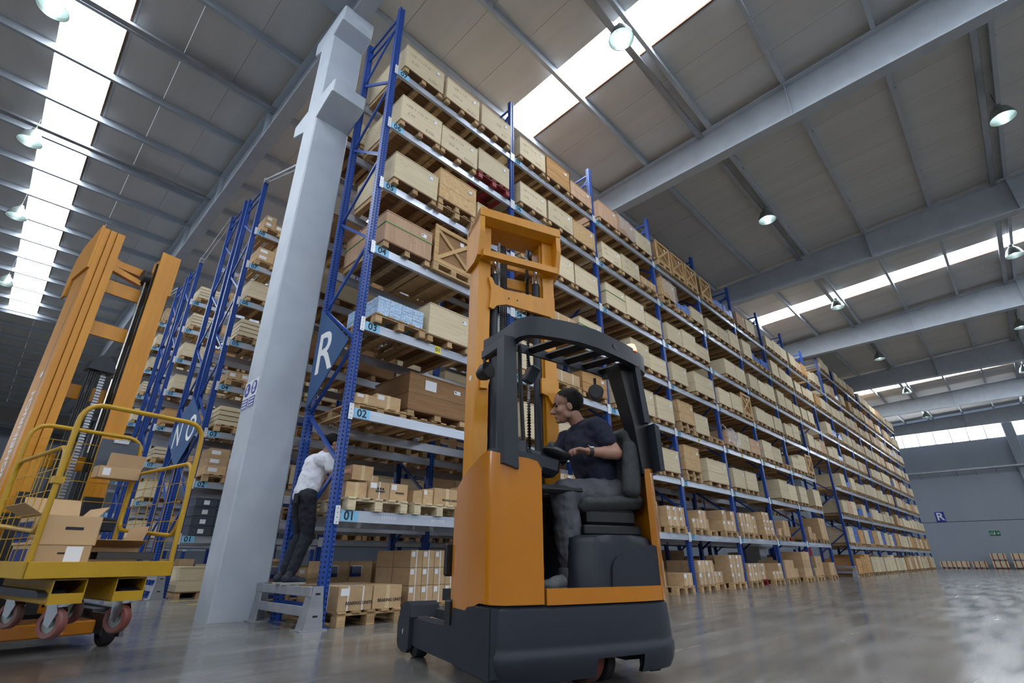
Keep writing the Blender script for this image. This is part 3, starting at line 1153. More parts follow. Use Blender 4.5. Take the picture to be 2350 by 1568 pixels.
# tie bars between the rack tops -----------------------------------------------
for ya, za, yb, zb, lab in ((5.97, 9.45, 2.35, 7.9, 'slim galvanised tie bar from the O rack top to the column corbel'),
                            (11.15, 9.4, 8.5, 9.65, 'slim galvanised tie bar joining the N rack top to the next pair'),
                            (16.25, 10.0, 13.69, 9.4, 'slim galvanised tie bar joining the second and third rack pairs')):
    t = thing('tie_bar', lab, 'tie bar', (0, ya, za))
    for dx, nm in ((-0.05, 'rail'), (0.05, 'rail')):
        q = MB()
        q.bar((dx, 0, 0.0), (dx, yb - ya, zb - za), 0.02, 0.04)
        part(q, nm, 'galvanised', t)
    q = MB()
    q.bx(-0.06, 0.06, -0.03, 0.05, -0.08, 0.1)
    part(q, 'clamp', 'galvanised', t)

# end guards ---------------------------------------------------------------------
def end_guard(label, x, ya, yb):
    t = thing('rack_guard', label, 'guard', (x, ya, 0))
    L = yb - ya
    for yy, sg_ in ((0, 1), (L, -1)):
        q = MB()
        q.prism([(-0.10 + yy * 0, 0.012), (0.10, 0.012), (0.055, 0.4), (-0.05, 0.4)], 1, yy - 0.006, yy + 0.006)
        o = part(q, 'end_plate', 'galvanised', t)
        q = MB()
        w0, w1 = 0.17 * sg_, 0.1 * sg_
        q.add([(-0.1, yy, 0.012), (-0.1, yy + w0, 0.012), (-0.05, yy + w1, 0.4), (-0.05, yy, 0.4), (-0.088, yy, 0.012), (-0.088, yy + w0, 0.012), (-0.038, yy + w1, 0.4), (-0.038, yy, 0.4)],
              [(0, 1, 2, 3), (4, 7, 6, 5), (0, 4, 5, 1), (1, 5, 6, 2), (2, 6, 7, 3), (3, 7, 4, 0)])
        part(q, 'side_plate', 'galvanised', t)
        q = MB()
        q.bx(-0.14, 0.14, yy - 0.03 if sg_ > 0 else yy - 0.2, yy + 0.2 if sg_ > 0 else yy + 0.03, 0, 0.012)
        part(q, 'foot_plate', 'galvanised', t)
        for dz in (0.12, 0.32):
            q = MB()
            q.bx(-0.02, 0.03, yy - 0.0085 if sg_ > 0 else yy + 0.0065, yy - 0.0065 if sg_ > 0 else yy + 0.0085, dz, dz + 0.018)
            part(q, 'slot', 'truck_black', t)
    for z in (0.2, 0.31):
        q = MB()
        q.bx(-0.075, -0.055, 0.0, L, z - 0.045 + (0.04 if z > 0.3 else -0.03), z + 0.045 + (0.04 if z > 0.3 else -0.03), 0, 0.004)
        part(q, 'rail', 'galvanised', t)
    return t


guard = end_guard('grey steel end guard of two rails beside the concrete column', -0.12, -0.1, 1.28)
end_guard('grey steel end guard at the far side of the floor tunnel', PITCH * 8 - 0.3, -0.1, 1.2)
end_guard('grey steel end guard protecting the N and O rack ends', -0.12, 5.85, 8.6)
end_guard('grey steel end guard protecting the second rack pair beyond the column', -0.12, 11.05, 13.8)

# ================================================================== goods
CW, CD = 0.8, 1.16
_C = {}


def cached(key, fn):
    if key not in _C:
        _C[key] = fn()
    return _C[key]


def crate_bits(mat, hk):
    """meshes of one plywood crate: body, lid, runner, sheet, and everything in one; front at y=0, foot at z=0"""
    h = (0.42, 0.5, 0.57)[hk]
    foot = 0.085

    def body(q, m0=0, m1=1):
        split = (1.0,) if hk == 1 else (0.46, 1.0)
        z = foot + 0.02
        for i, sp in enumerate(split):
            z1 = foot + 0.02 + (h - 0.02) * sp
            q.bx(-CW / 2, CW / 2, 0.0 + 0.002 * i, CD - 0.002 * i, z, z1 - 0.004, m0, 0.003)
            z = z1
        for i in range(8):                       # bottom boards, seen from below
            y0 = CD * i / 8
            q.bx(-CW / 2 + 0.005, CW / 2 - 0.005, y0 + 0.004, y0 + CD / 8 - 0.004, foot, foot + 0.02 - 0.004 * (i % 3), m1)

    def lid(q, m0=0):
        q.bx(-CW / 2 - 0.006, CW / 2 + 0.006, -0.006, CD + 0.006, foot + h - 0.004, foot + h + 0.014, m0, 0.003)

    def runner(q, x, m0=0):
        q.bx(x - 0.042, x + 0.042, 0.01, CD - 0.01, 0.022, foot, m0, 0.003)
        q.bx(x - 0.045, x + 0.045, 0.005, CD - 0.005, 0.0, 0.022, m0)

    def sheet(q, m0=0, m1=1):
        q.bx(0.2, 0.29, -0.0075, -0.006, foot + h * 0.72, foot + h * 0.72 + 0.062, m0)
        q.bx(0.21, 0.235, -0.0082, -0.007, foot + h * 0.72 + 0.02, foot + h * 0.72 + 0.055, m1)
    out = {}
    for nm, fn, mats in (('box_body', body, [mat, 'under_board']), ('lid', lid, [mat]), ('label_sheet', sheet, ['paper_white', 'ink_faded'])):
        q = MB()
        fn(q)
        out[nm] = q.mesh(nm, mats)
    q = MB()
    runner(q, 0.0)
    out['runner'] = q.mesh('runner', 'pallet_wood')
    q = MB()
    body(q, 0, 1)
    lid(q, 0)
    for x in (-0.35, 0, 0.35):
        runner(q, x, 2)
    sheet(q, 3, 4)
    out['all'] = q.mesh('wooden_crate', [mat, 'under_board', 'pallet_wood', 'paper_white', 'ink_faded'])
    return out


def crate(mat, hk, x, y, z, label, group, parts, sx=1.0, sy=1.0, sz=1.0, flip=False, scribble=None, strap=None):
    bits = cached(('crate', mat, hk), lambda: crate_bits(mat, hk))
    rz = math.pi if flip else 0.0
    if not parts:
        o = put(bits['all'], 'wooden_crate', None, (x, y, z), (0, 0, rz), (sx, sy, sz))
        return tag(o, label, 'crate', group)
    t = thing('wooden_crate', label, 'crate', (x, y, z), rz, group)
    t.scale = (sx, sy, sz)
    for nm in ('box_body', 'lid', 'label_sheet'):
        put(bits[nm], nm, t)
    for xx in (-0.35, 0, 0.35):
        put(bits['runner'], 'runner', t, (xx, 0, 0))
    h = (0.42, 0.5, 0.57)[hk]
    if scribble:
        for i, (txt, dx, dz) in enumerate(scribble):
            put(text_mesh(txt, 0.085, 'ink_faded', depth=0.0003, shear=0.25), 'lettering', t, (dx, -0.0015, 0.085 + h * dz), FACE_S)
    if strap:
        q = MB()
        q.bx(-CW / 2 - 0.008, CW / 2 + 0.008, -0.008, CD + 0.008, 0.085 + h * 0.62, 0.085 + h * 0.62 + 0.014)
        put(cached(('strap', hk), lambda: q.mesh('strap', 'strap_green')), 'strap', t)
    return t


def pallet_bits(mat):
    out = {}
    q = MB()
    q.box((0, 0, 0), (0.8, 0.1, 0.02), 0, None, 0.002)
    out['board_across'] = q.mesh('board', mat)
    q = MB()
    q.box((0, 0, 0), (0.1, 1.2, 0.022), 0, None, 0.002)
    out['board_along'] = q.mesh('board', mat)
    q = MB()
    q.box((0, 0, 0), (0.1, 0.13, 0.078), 0, None, 0.003)
    out['block'] = q.mesh('block', mat)
    lay = []
    for x in (-0.35, -0.175, 0, 0.175, 0.35):
        lay.append(('board_along', (x, 0.6, 0.133)))
    for y in (0.065, 0.6, 1.135):
        lay.append(('board_across', (0, y, 0.111)))
        for x in (-0.35, 0, 0.35):
            lay.append(('block', (x, y, 0.062)))
    for x in (-0.35, 0, 0.35):
        lay.append(('board_along', (x, 0.6, 0.011)))
    out['layout'] = lay
    q = MB()
    dims = {'board_across': (0.8, 0.1, 0.02), 'board_along': (0.1, 1.2, 0.022), 'block': (0.1, 0.13, 0.078)}
    for nm, p in lay:
        q.box(p, dims[nm])
    out['all'] = q.mesh('wooden_pallet', mat)
    return out


def pallet(x, y, z, label, group=None, mat='pallet_wood', parts=False, flip=False, rz=0.0):
    bits = cached(('pallet', mat), lambda: pallet_bits(mat))
    if flip:
        rz += math.pi
    if not parts:
        return tag(put(bits['all'], 'wooden_pallet', None, (x, y, z), (0, 0, rz)), label, 'pallet', group)
    t = thing('wooden_pallet', label, 'pallet', (x, y, z), rz, group)
    for nm, p in bits['layout']:
        put(bits[nm], bits[nm].name.split('.')[0], t, p)
    return t


def lattice_bits():
    out = {}
    m = 'lattice_wood'
    q = MB()
    q.bx(-0.36, 0.36, 0.03, 1.12, 0.17, 0.80)
    out['inner_panel'] = [(q.mesh('inner_panel', 'crate_old'), (0, 0, 0))]
    L = []
    q = MB()
    q.bx(-0.04, 0.04, 0, 0.025, 0, 0.68, 0, 0.003)
    st = q.mesh('stile', m)
    q = MB()
    q.bx(-0.4, 0.4, 0, 0.025, 0, 0.075, 0, 0.003)
    rl = q.mesh('rail', m)
    out['stile'] = [(st, (-0.36, 0, 0.15)), (st, (0.36, 0, 0.15)), (st, (-0.36, 1.125, 0.15)), (st, (0.36, 1.125, 0.15))]
    out['rail'] = [(rl, (0, -0.004, 0.15)), (rl, (0, -0.004, 0.755)), (rl, (0, 1.13, 0.15)), (rl, (0, 1.13, 0.755))]
    q = MB()
    q.bar((-0.33, 0.01, 0.23), (0.33, 0.01, 0.75), 0.02, 0.06, 0, (0, 0, 1))
    b1 = q.mesh('cross_brace', m)
    q = MB()
    q.bar((-0.33, 0.016, 0.75), (0.33, 0.016, 0.23), 0.02, 0.06, 0, (0, 0, 1))
    b2 = q.mesh('cross_brace', m)
    q = MB()
    q.bar((-0.375, 0.06, 0.22), (-0.375, 1.1, 0.76), 0.06, 0.02, 0, (1, 0, 0))
    b3 = q.mesh('cross_brace', m)
    out['cross_brace'] = [(b1, (0, 0, 0)), (b2, (0, 0, 0)), (b3, (0, 0, 0))]
    q = MB()
    q.bx(0.12, 0.2, -0.004, -0.002, 0.66, 0.74)
    out['label_sheet'] = [(q.mesh('label_sheet', 'paper_white'), (0, 0.028, 0))]
    q = MB()
    for x in (-0.35, 0, 0.35):
        q.bx(x - 0.05, x + 0.05, 0.0, 1.15, 0.03, 0.12)
    q.bx(-0.4, 0.4, 0, 1.15, 0.12, 0.15)
    q.bx(-0.4, 0.4, 0.0, 0.1, 0.0, 0.03)
    q.bx(-0.4, 0.4, 1.05, 1.15, 0.0, 0.03)
    out['skid'] = [(q.mesh('skid', 'pallet_wood'), (0, 0, 0))]
    return out


def lattice(x, y, z, label, group, flip=False, sc=1.0):
    t = thing('lattice_crate', label, 'crate', (x, y, z), math.pi if flip else 0, group)
    t.scale = (1, 1, sc)
    for nm, L in cached('lattice', lattice_bits).items():
        for me, p in L:
            put(me, nm, t, p)
    return t


def carton_bits():
    q = MB()
    q.bx(0, 1, 0, 1, 0, 1, 0)
    return q.mesh('carton', 'carton')


def carton(x0, x1, y0, y1, z0, z1, label, group=None, parts='', text=None, name='carton', rz=0.0, cat='carton'):
    """closed carton; parts: s strap bands, l label sheet, b blue print, p brown tape"""
    me = cached('carton', carton_bits)
    w, d, h = x1 - x0, y1 - y0, z1 - z0
    if not parts and not text:
        o = put(me, name, None, (x0, y0, z0), (0, 0, rz), (w, d, h))
        return tag(o, label, cat, group)
    t = thing(name, label, cat, (x0, y0, z0), rz, group)
    put(me, 'box_body', t, (0, 0, 0), (0, 0, 0), (w, d, h))
    e = 0.002

    def unit(k, mat):
        def f():
            q = MB()
            q.bx(0, 1, 0, 1, 0, 1)
            return q.mesh(k, mat)
        return cached(('unit', k), f)
    if 's' in parts:
        for fx in ((0.28, 0.72) if w > 0.3 else (0.5,)):
            put(unit('strap', 'strap_white'), 'strap', t, (w * fx - 0.007, -e, -0.0005), (0, 0, 0), (0.014, d + 2 * e, h + e))
    if 'S' in parts:
        put(unit('strap', 'strap_white'), 'strap', t, (-e, d * 0.45, -0.0005), (0, 0, 0), (w + 2 * e, 0.014, h + e))
    if 'l' in parts:
        put(unit('label_sheet', 'paper_white'), 'label_sheet', t, (w * 0.06, -e, h * 0.62), (0, 0, 0), (min(0.1, w * 0.3), 0.001, min(0.08, h * 0.3)))
    if 'L' in parts:
        put(unit('label_sheet', 'paper_white'), 'label_sheet', t, (w * 0.1, -e, h * 0.3), (0, 0, 0), (w * 0.45, 0.001, h * 0.45))
    if 'b' in parts:
        put(unit('print_patch', 'carton_print'), 'print_patch', t, (w * 0.02, -e, h * 0.1), (0, 0, 0), (w * 0.5, 0.001, h * 0.6))
    if 'p' in parts:
        put(unit('tape', 'tape'), 'tape', t, (w * 0.5 - 0.025, -e, -0.0002), (0, 0, 0), (0.05, d + 2 * e, h + e))
    if text:
        for txt, size, fx, fz in text:
            put(text_mesh(txt, size, 'ink', bold=0.0008), 'lettering', t, (w * fx, -e - 0.001, h * fz), FACE_S)
    return t


def film(x, y, z, w, d, h, label, seed=1):
    """loose clear film slumped over a load"""
    rn = random.Random(seed)
    n, k = 14, 10
    q = MB()
    vs, fs = [], []
    for j in range(k + 1):
        v = j / k
        for i in range(n + 1):
            u = i / n
            px = (u - 0.5) * (w + 0.06) + rn.uniform(-0.02, 0.02)
            if v < 0.55:
                py, pz = -0.025 - rn.uniform(0, 0.03), h * (v / 0.55) + (0.1 * math.sin(u * 7) * (1 - v / 0.55))
            else:
                py, pz = (v - 0.55) / 0.45 * d, h + 0.02 + rn.uniform(0, 0.06) + 0.13 * max(0, math.sin(u * 9 + 1)) * max(0, 1 - (v - 0.55) * 3)
            vs.append((px, py, pz))
    for j in range(k):
        for i in range(n):
            a = j * (n + 1) + i
            fs.append([a, a + 1, a + n + 2, a + n + 1])
    q.add(vs, fs, 0, True)
    o = part(q, 'plastic_film', 'stretch_film', None, 180, loc=(x, y, z))
    return tag(o, label, 'film')


PLAN = {  # level -> per bay, three slots each (bays counted from the concrete column)
    7: ['ppp', 'pnk', 'kwp', 'xxx', 'xbb', 'kp.', 'ppp'],
    6: ['ppr', 'pps', 'ppl', 'sbp', 'ppp', 'pbb', 'ppp'],
    5: ['psp', 'ppp', 'ppp', 'ppp', '.pp', 'ppp', 'ppp'],
    4: ['kx.', 'nlp', 'bpp', 'p.g', 'ppx', 'ppp', 'pp.'],
    3: ['bp.', 'pl n'.replace(' ', ''), 'ppp', 'spe', 'wpk', 'ppe', 'ppx'],
    2: ['.G.', 'pp.', 'ppp', 's.g', 'pp.', '.pp', 'p.p'],
}
TOP = 0.125
KIND = {'p': ('pale plywood crate', 'crate_pale'), 'n': ('orange pine crate', 'crate_pine'), 'k': ('pinkish plywood crate', 'crate_pink'), 's': ('speckled board crate', 'crate_speckled'),
        'r': ('pale crate on red pallet', 'crate_pale'), 'g': ('wide pale crate', 'crate_pale'), 'G': ('big dark brown crate', 'crate_old'), 'w': ('film wrapped pinkish crate', 'crate_pink')}


def where(lv, b, sl):
    return 'on the %s level, %s bay from the column, %s slot' % (ORD[lv - 1], ORD[b], ORD[sl])


def fill(code, b, lv, sl, rn):
    x = PITCH * b + (0.56, 1.41, 2.26)[sl] + rn.uniform(-0.02, 0.02)
    z = LEVELS[lv - 1] + TOP
    y = -0.06 - rn.uniform(0, 0.03)
    near = b < 3
    grp = 'goods on the R rack, level %02d' % lv
    loc_ = where(lv, b, sl)
    if code == '.':
        return
    if code == 'x':
        return lattice(x, y, z, 'X braced pine crate ' + loc_, grp)
    if code in 'be':
        pal = pallet(x, y, z, ('pallet under blue packs ' if code == 'b' else 'empty wooden pallet ') + loc_, grp, parts=b < 2)
        if code == 'b':
            zz = z + 0.144
            if b == 0:
                for j in range(2):
                    for i in range(4):
                        for k in range(6):
                            x0 = x - 0.37 + 0.185 * i
                            carton_blue(x0, x0 + 0.18, y + 0.03 + 0.42 * j, y + 0.43 + 0.42 * j, zz + 0.044 * k, zz + 0.044 * k + 0.042, rn)
            else:
                for i in range(3):
                    x0 = x - 0.38 + 0.26 * i
                    h = rn.choice((0.2, 0.26, 0.3))
                    o = put(cached('pack', pack_mesh), 'wrapped_pack', None, (x0, y + 0.03, zz), (0, 0, 0), (0.245, 0.8, h))
                    tag(o, 'blue film wrapped pack ' + loc_, 'pack', grp)
        return
    if code == 'l':
        pallet(x, y, z, 'pallet under strapped box ' + loc_, grp, parts=b < 2)
        carton(x - 0.38, x + 0.38, y + 0.02, y + 1.1, z + 0.144, z + 0.36, 'low strapped box ' + loc_, grp, 's', name='strapped_box', cat='box')
        return
    desc, mat = KIND[code]
    hk = rn.choice((0, 1, 1, 2)) if b > 0 else 1
    if code == 'G':
        pallet(x + 0.1, 0.3, z, 'pallet under big crate ' + loc_, grp, parts=True)
        t = crate(mat, 2, x + 0.15, 0.28, z + 0.145, desc + ' ' + loc_, grp, True, 1.35, 0.8, 0.95)
        q = MB()
        q.bx(-0.2, -0.05, -0.009, -0.0075, 0.44, 0.6)
        part(q, 'note_sheet', 'paper_white', t)
        return
    if code == 'g':
        return crate(mat, 2, x - 0.28, y, z, desc + ' ' + loc_, grp, near, 1.5, 1, 1)
    if code == 'r':
        pallet(x, y, z, 'dark red pallet ' + loc_, grp, 'pallet_red', parts=True)
        q = crate(mat, 1, x, y + 0.01, z + 0.085, desc + ' ' + loc_, grp, True)
        return q
    if code == 's' and b in (0, 3):
        pallet(x, y, z, 'pallet under speckled crate ' + loc_, grp, parts=b < 2)
        z += 0.144
        hk = 2
    scr = None
    if near and code == 'p' and lv >= 6:
        scr = [[('16B 1 11k m', -0.12, 0.72), ('0,95', -0.22, 0.4), ('BAllk', 0.16, 0.22)], [('16B 1 11k', -0.1, 0.75), ('225 m', -0.15, 0.38), ('BAllko', 0.2, 0.18)], [('1GB', 0.05, 0.6), ('BAll', 0.2, 0.25)]][sl]
    t = crate(mat, hk, x, y, z, desc + ' ' + loc_, grp, near, rn.uniform(0.98, 1.03), 1, rn.uniform(0.96, 1.05), scribble=scr,
              strap=near and ((lv == 4 and b == 0) or (lv == 5 and b == 2 and sl == 0) or (lv == 4 and b == 1 and sl == 2)))
    if code == 'w' or (code == 's' and b == 3 and lv == 6):
        film(x, y - 0.01, z + 0.1, 0.78, 0.6, (0.42, 0.5, 0.57)[hk], 'crumpled clear film ' + loc_, b)
    return t


def pack_mesh():
    q = MB()
    q.bx(0, 1, 0, 1, 0, 1)
    return q.mesh('wrapped_pack', 'blue_film')


def carton_blue(x0, x1, y0, y1, z0, z1, rn):
    def f():
        q = MB()
        q.box((0.5, 0.5, 0.5), (1, 1, 1))
        return q.mesh('flat_box', 'blue_pack')
    dx = rn.uniform(-0.003, 0.003)
    o = put(cached('flat_box', f), 'flat_box', None, (x0 + dx, y0 + dx, z0), (0, 0, 0), (x1 - x0, y1 - y0, z1 - z0))
    return tag(o, 'flat blue and white box stacked on the level 03 pallet beside the R sign', 'box', 'flat blue boxes on level 03')


for lv, rows in PLAN.items():
    for b, row in enumerate(rows):
        for sl, code in enumerate(row):
            fill(code, b, lv, sl, random.Random(lv * 100 + b * 10 + sl))
# the bridging bay and the second run
for b in range(7, 16):
    for lv in range(2, 9):
        if b == 7 and lv < 4 or lv == 8 and b < 9:
            continue
        rn = random.Random(b * 37 + lv * 11)
        for sl in range(3):
            r_ = rn.random()
            code = 'p' if r_ < 0.66 else 'k' if r_ < 0.76 else 'n' if r_ < 0.80 else 'b' if r_ < 0.84 else '.' if r_ < 0.95 else 's'
            if lv in (2, 3) and b < 10:
                code = rn.choice('pp.kb')
            fill(code, b, lv, sl, rn)


# cartons on the two lowest levels ------------------------------------------------
def carton_stack(x, y, z, nx, ny, nz, cw, cd, ch, label, group, rn, ragged=True, parts='', w=0.78):
    out = 0
    for i in range(nx):
        for j in range(ny):
            top = nz - (rn.choice((0, 0, 1)) if ragged else 0)
            for k in range(top):
                x0 = x - nx * cw / 2 + i * cw + rn.uniform(0, 0.006)
                y0 = y + 0.02 + j * cd + rn.uniform(0, 0.012)
                carton(x0, x0 + cw - 0.006, y0, y0 + cd - 0.012, z + k * ch, z + (k + 1) * ch - 0.002, label, group, parts if j == 0 else '')
                out += 1
    return out


n_cart = 0
for b in range(1, 7):
    for lv in (0, 1):
        rn = random.Random(b * 7 + lv)
        z = 0 if lv == 0 else LEVELS[0] + TOP
        for sl in range(3):
            if (b, lv, sl) in ((1, 0, 2), (5, 1, 2), (6, 1, 0)):
                continue
            x = PITCH * b + (0.56, 1.41, 2.26)[sl]
            y = -0.05 if sl != 1 else 0.12
            place = ('on the first level' if lv else 'on the floor') + ', %s bay from the column, %s slot' % (ORD[b], ORD[sl])
            pallet(x, y, z, 'wooden pallet under cartons ' + place, 'pallets of cartons on the R rack', 'pallet_red' if (b, lv, sl) in ((4, 0, 1), (5, 1, 1)) else 'pallet_wood', parts=b < 2)
            nx = rn.choice((2, 3))
            carton_stack(x, y, z + 0.146, nx, 2 if b < 4 else 1, rn.choice((1, 2, 2, 3)), 0.78 / nx, 0.38 if b < 4 else 0.76, rn.choice((0.2, 0.24)), 'strapped carton ' + place,
                         'cartons on the R rack', rn, True, 'sl' if b < 5 else '')
for b in range(8, 16):
    for lv in (0, 1):
        rn = random.Random(b * 7 + lv)
        z = 0 if lv == 0 else LEVELS[0] + TOP
        for sl in range(3):
            x = PITCH * b + (0.56, 1.41, 2.26)[sl]
            place = ('on the first level' if lv else 'on the floor') + ', %s bay from the column, %s slot' % (ORD[b], ORD[sl])
            if lv == 1 and sl == 1 and b < 12:
                pallet(x, -0.06, z, 'wooden pallet under blue sacks ' + place, 'pallets in the far run')
                o = put(cached('pack', pack_mesh), 'wrapped_pack', None, (x - 0.38, -0.03, z + 0.146), (0, 0, 0), (0.76, 0.9, 0.62))
                tag(o, 'tall blue film wrapped load ' + place, 'pack', 'wrapped loads in the far run')
            else:
                crate(rn.choice(('crate_pale', 'crate_pale', 'crate_pine')), 2, x, -0.06, z, 'tall wooden crate ' + place, 'low crates in the far run', False, 1, 1, rn.uniform(1.0, 1.25))

# first bay, level 01: two pallets of cartons
z1 = LEVELS[0] + TOP
pallet(0.52, -0.04, z1, 'pale new pallet on level 01 under cartons with strapping, by the R sign post', None, 'crate_pale', True)
pallet(1.42, -0.04, z1, 'pale new pallet on level 01, second from the R sign post', None, 'crate_pale', True)
pallet(2.28, -0.04, z1, 'pale new pallet on level 01, third from the R sign post', None, 'crate_pale', True)
for (x0, x1, y0, y1, h, lab, ps, tx) in (
        (0.40, 0.68, 0.02, 0.44, 0.20, 'strapped brown carton with a label beside the worker, second on its pallet', 'slS', [('■ ■ ■', 0.03, 0.55, 0.6), ('BEARING', 0.03, 0.55, 0.45)]),
        (0.69, 0.94, 0.02, 0.44, 0.20, 'brown carton with printed table and a white label on level 01', 'l', [('BEARING', 0.03, 0.55, 0.45)]),
        (0.12, 0.39, 0.05, 0.45, 0.17, 'open topped brown carton under the box the worker lifts', 'p', None),
        (0.15, 0.45, 0.5, 0.9, 0.2, 'brown carton behind the strapped carton on level 01', 'l', None),
        (0.5, 0.8, 0.5, 0.9, 0.34, 'taller brown carton at the back of the first level 01 pallet', 'ls', None),
        (1.06, 1.2, 0.06, 0.4, 0.15, 'small dark brown carton on the second level 01 pallet', '', None),
        (1.21, 1.36, 0.05, 0.42, 0.18, 'narrow brown carton between two others on the second pallet', 'l', None),
        (1.37, 1.80, 0.03, 0.45, 0.21, 'wide brown carton printed BEARING UNITS on level 01', 'p', [('BEARING UNITS', 0.035, 0.6, 0.3)]),
        (1.2, 1.6, 0.5, 0.9, 0.2, 'brown carton in the back row of the second level 01 pallet', 'l', None),
        (2.0, 2.6, 0.05, 0.5, 0.3, 'large brown carton behind the orange truck on level 01', 'ls', None)):
    carton(x0, x1, y0, y1, z1 + 0.146, z1 + 0.146 + h, lab, None, ps, tx)
# first bay, floor: bearing unit cartons and the tall strapped stack
pallet(0.57, -0.02, 0, 'worn wooden pallet on the floor under two cartons printed BEARING UNITS', None, 'pallet_wood', True)
carton(0.18, 0.585, 0.02, 0.5, 0.146, 0.38, 'strapped carton printed BEARING UNITS next to the end guard', None, 'sSl', [('BEARING UNITS', 0.045, 0.62, 0.3)])
carton(0.6, 0.97, 0.02, 0.5, 0.146, 0.38, 'open topped carton printed BEARING UNITS without straps', None, 'p', [('BEARING UNITS', 0.045, 0.6, 0.35)])
carton(0.18, 0.585, 0.52, 1.0, 0.146, 0.38, 'strapped carton behind the BEARING UNITS carton by the guard', None, 's')
carton(0.6, 0.97, 0.52, 1.0, 0.146, 0.38, 'brown carton behind the open BEARING UNITS carton', None, 'p')
pallet(1.62, 0.24, 0, 'wooden pallet under the tall stack of strapped cartons beside the truck fork', None, 'pallet_wood', True)
for k in range(3):
    for i in range(4):
        for j in range(2):
            x0, y0 = 1.24 + 0.19 * i, 0.27 + 0.4 * j
            carton(x0, x0 + 0.183, y0, y0 + 0.38, 0.146 + 0.205 * k, 0.146 + 0.205 * k + 0.2, 'olive brown strapped carton in the stack of three layers beside the fork', 'strapped stack by the fork', 'sl' if j == 0 else '')
# level 02, first bay: odds and ends seen past the braces
z2 = LEVELS[1] + TOP
pallet(0.55, 0.2, z2, 'wooden pallet on level 02 behind the R sign', None, 'pallet_wood', True)
for (x0, x1, y0, y1, h, lab) in ((0.2, 0.5, 0.25, 0.6, 0.13, 'taped brown carton on level 02 behind the brace'), (0.52, 0.9, 0.3, 0.7, 0.2, 'dull brown carton on level 02 beside the taped carton'),
                                 (0.5, 0.78, 0.75, 1.05, 0.3, 'taller brown carton at the back of level 02 behind the brace')):
    carton(x0, x1, y0, y1, z2 + 0.146, z2 + 0.146 + h, lab, None, 'lp')

# goods on the rack behind, seen through the R rack
for b in range(0, 3):
    for lv in range(0, 8):
        rn = random.Random(b * 91 + lv)
        z = 0 if lv == 0 else LEVELS[lv - 1] + TOP
        for sl in range(3):
            x = PITCH * b + (0.56, 1.41, 2.26)[sl]
            if 7.7 < x < 8.4 and False:
                continue
            place = 'in the rack behind, %s, %s bay, %s slot' % (ORD[lv - 1] + ' level' if lv else 'on the floor', ORD[b], ORD[sl])
            r_ = rn.random()
            if lv < 3:
                pallet(x, 2.02, z, 'wooden pallet under cartons ' + place, 'pallets behind the R rack')
                for i in range(2):
                    for k in range(rn.choice((1, 2, 2))):
                        x0 = x - 0.39 + 0.39 * i
                        carton(x0, x0 + 0.38, 2.06, 2.6, z + 0.146 + 0.24 * k, z + 0.144 + 0.24 * (k + 1), 'carton with blue print patch ' + place, 'cartons behind the R rack', 'bL' if b < 2 else '', name='printed_carton')
            elif r_ < 0.75:
                crate(rn.choice(('crate_pale', 'crate_pine', 'crate_old')), rn.choice((0, 1)), x, 2.02, z, 'wooden crate ' + place, 'crates behind the R rack', False)

# goods on the O rack and the rows beyond ---------------------------------------------
def misc_row(y0, levels, rowname, bays, seed):
    for b in range(bays):
        for lv in range(0, len(levels) + 1):
            z = 0 if lv == 0 else levels[lv - 1] + TOP
            rn = random.Random(seed + b * 50 + lv)
            for sl in range(3):
                x = PITCH * b + (0.56, 1.41, 2.26)[sl]
                place = '%s, %s, %s bay, %s slot' % (ORD[lv - 1] + ' level' if lv else 'floor level', rowname, ORD[b], ORD[sl])
                y = y0 - 0.06
                r_ = rn.random()
                if lv == 1 and rowname == 'O rack' and b == 0:
                    for i in range(2):
                        for k in range(4):
                            bin_box(x - 0.41 + 0.41 * i, y + 0.05, z + 0.175 * k, 'dark grey bin with card, ' + place)
                elif r_ < 0.2:
                    pallet(x, y, z, 'wooden pallet under trays, ' + place, 'pallets in the ' + rowname)
                    for k in range(rn.choice((3, 4))):
                        tag(put(cached('tray', tray_mesh), 'wooden_tray', None, (x, y, z + 0.146 + 0.1 * k)), 'shallow wooden tray in pile, ' + place, 'tray', 'wooden trays in the ' + rowname)
                elif r_ < 0.62:
                    pallet(x, y, z, 'pallet under boxes, ' + place, 'pallets in the ' + rowname)
                    nx = rn.choice((2, 3))
                    for i in range(nx):
                        for k in range(rn.choice((1, 2, 3))):
                            cw = 0.76 / nx
                            x0 = x - 0.38 + cw * i
                            carton(x0, x0 + cw - 0.008, y + 0.02, y + 0.6, z + 0.146 + 0.17 * k, z + 0.144 + 0.17 * (k + 1), 'brown labelled box, ' + place, 'boxes in the ' + rowname, 'L' if (b == 0 and y0 < 8) else '', name='storage_box', cat='box')
                elif r_ < 0.9:
                    crate('crate_pale' if r_ < 0.8 else 'crate_pine', 0, x, y, z, 'pale wooden crate, ' + place, 'crates in the ' + rowname, False)


def big_stock(y0, levels, rowname, bays, seed, maxlv):
    for b in bays:
        for lv in range(0, maxlv + 1):
            z = 0 if lv == 0 else levels[lv - 1] + TOP
            rn = random.Random(seed + b * 50 + lv)
            for sl in range(3):
                if rn.random() < 0.12:
                    continue
                x = PITCH * b + (0.56, 1.41, 2.26)[sl]
                place = '%s, %s, %s bay, %s slot' % (ORD[lv - 1] + ' level' if lv else 'floor level', rowname, ORD[b], ORD[sl])
                pallet(x, y0, z, 'pallet under tall load, ' + place, 'pallets in the ' + rowname)
                h = rn.uniform(0.45, 0.75)
                carton(x - 0.39, x + 0.39, y0 + 0.04, y0 + 1.1, z + 0.146, z + 0.146 + h, 'tall brown load, ' + place, 'tall loads in the ' + rowname, name='palletised_load', cat='load')


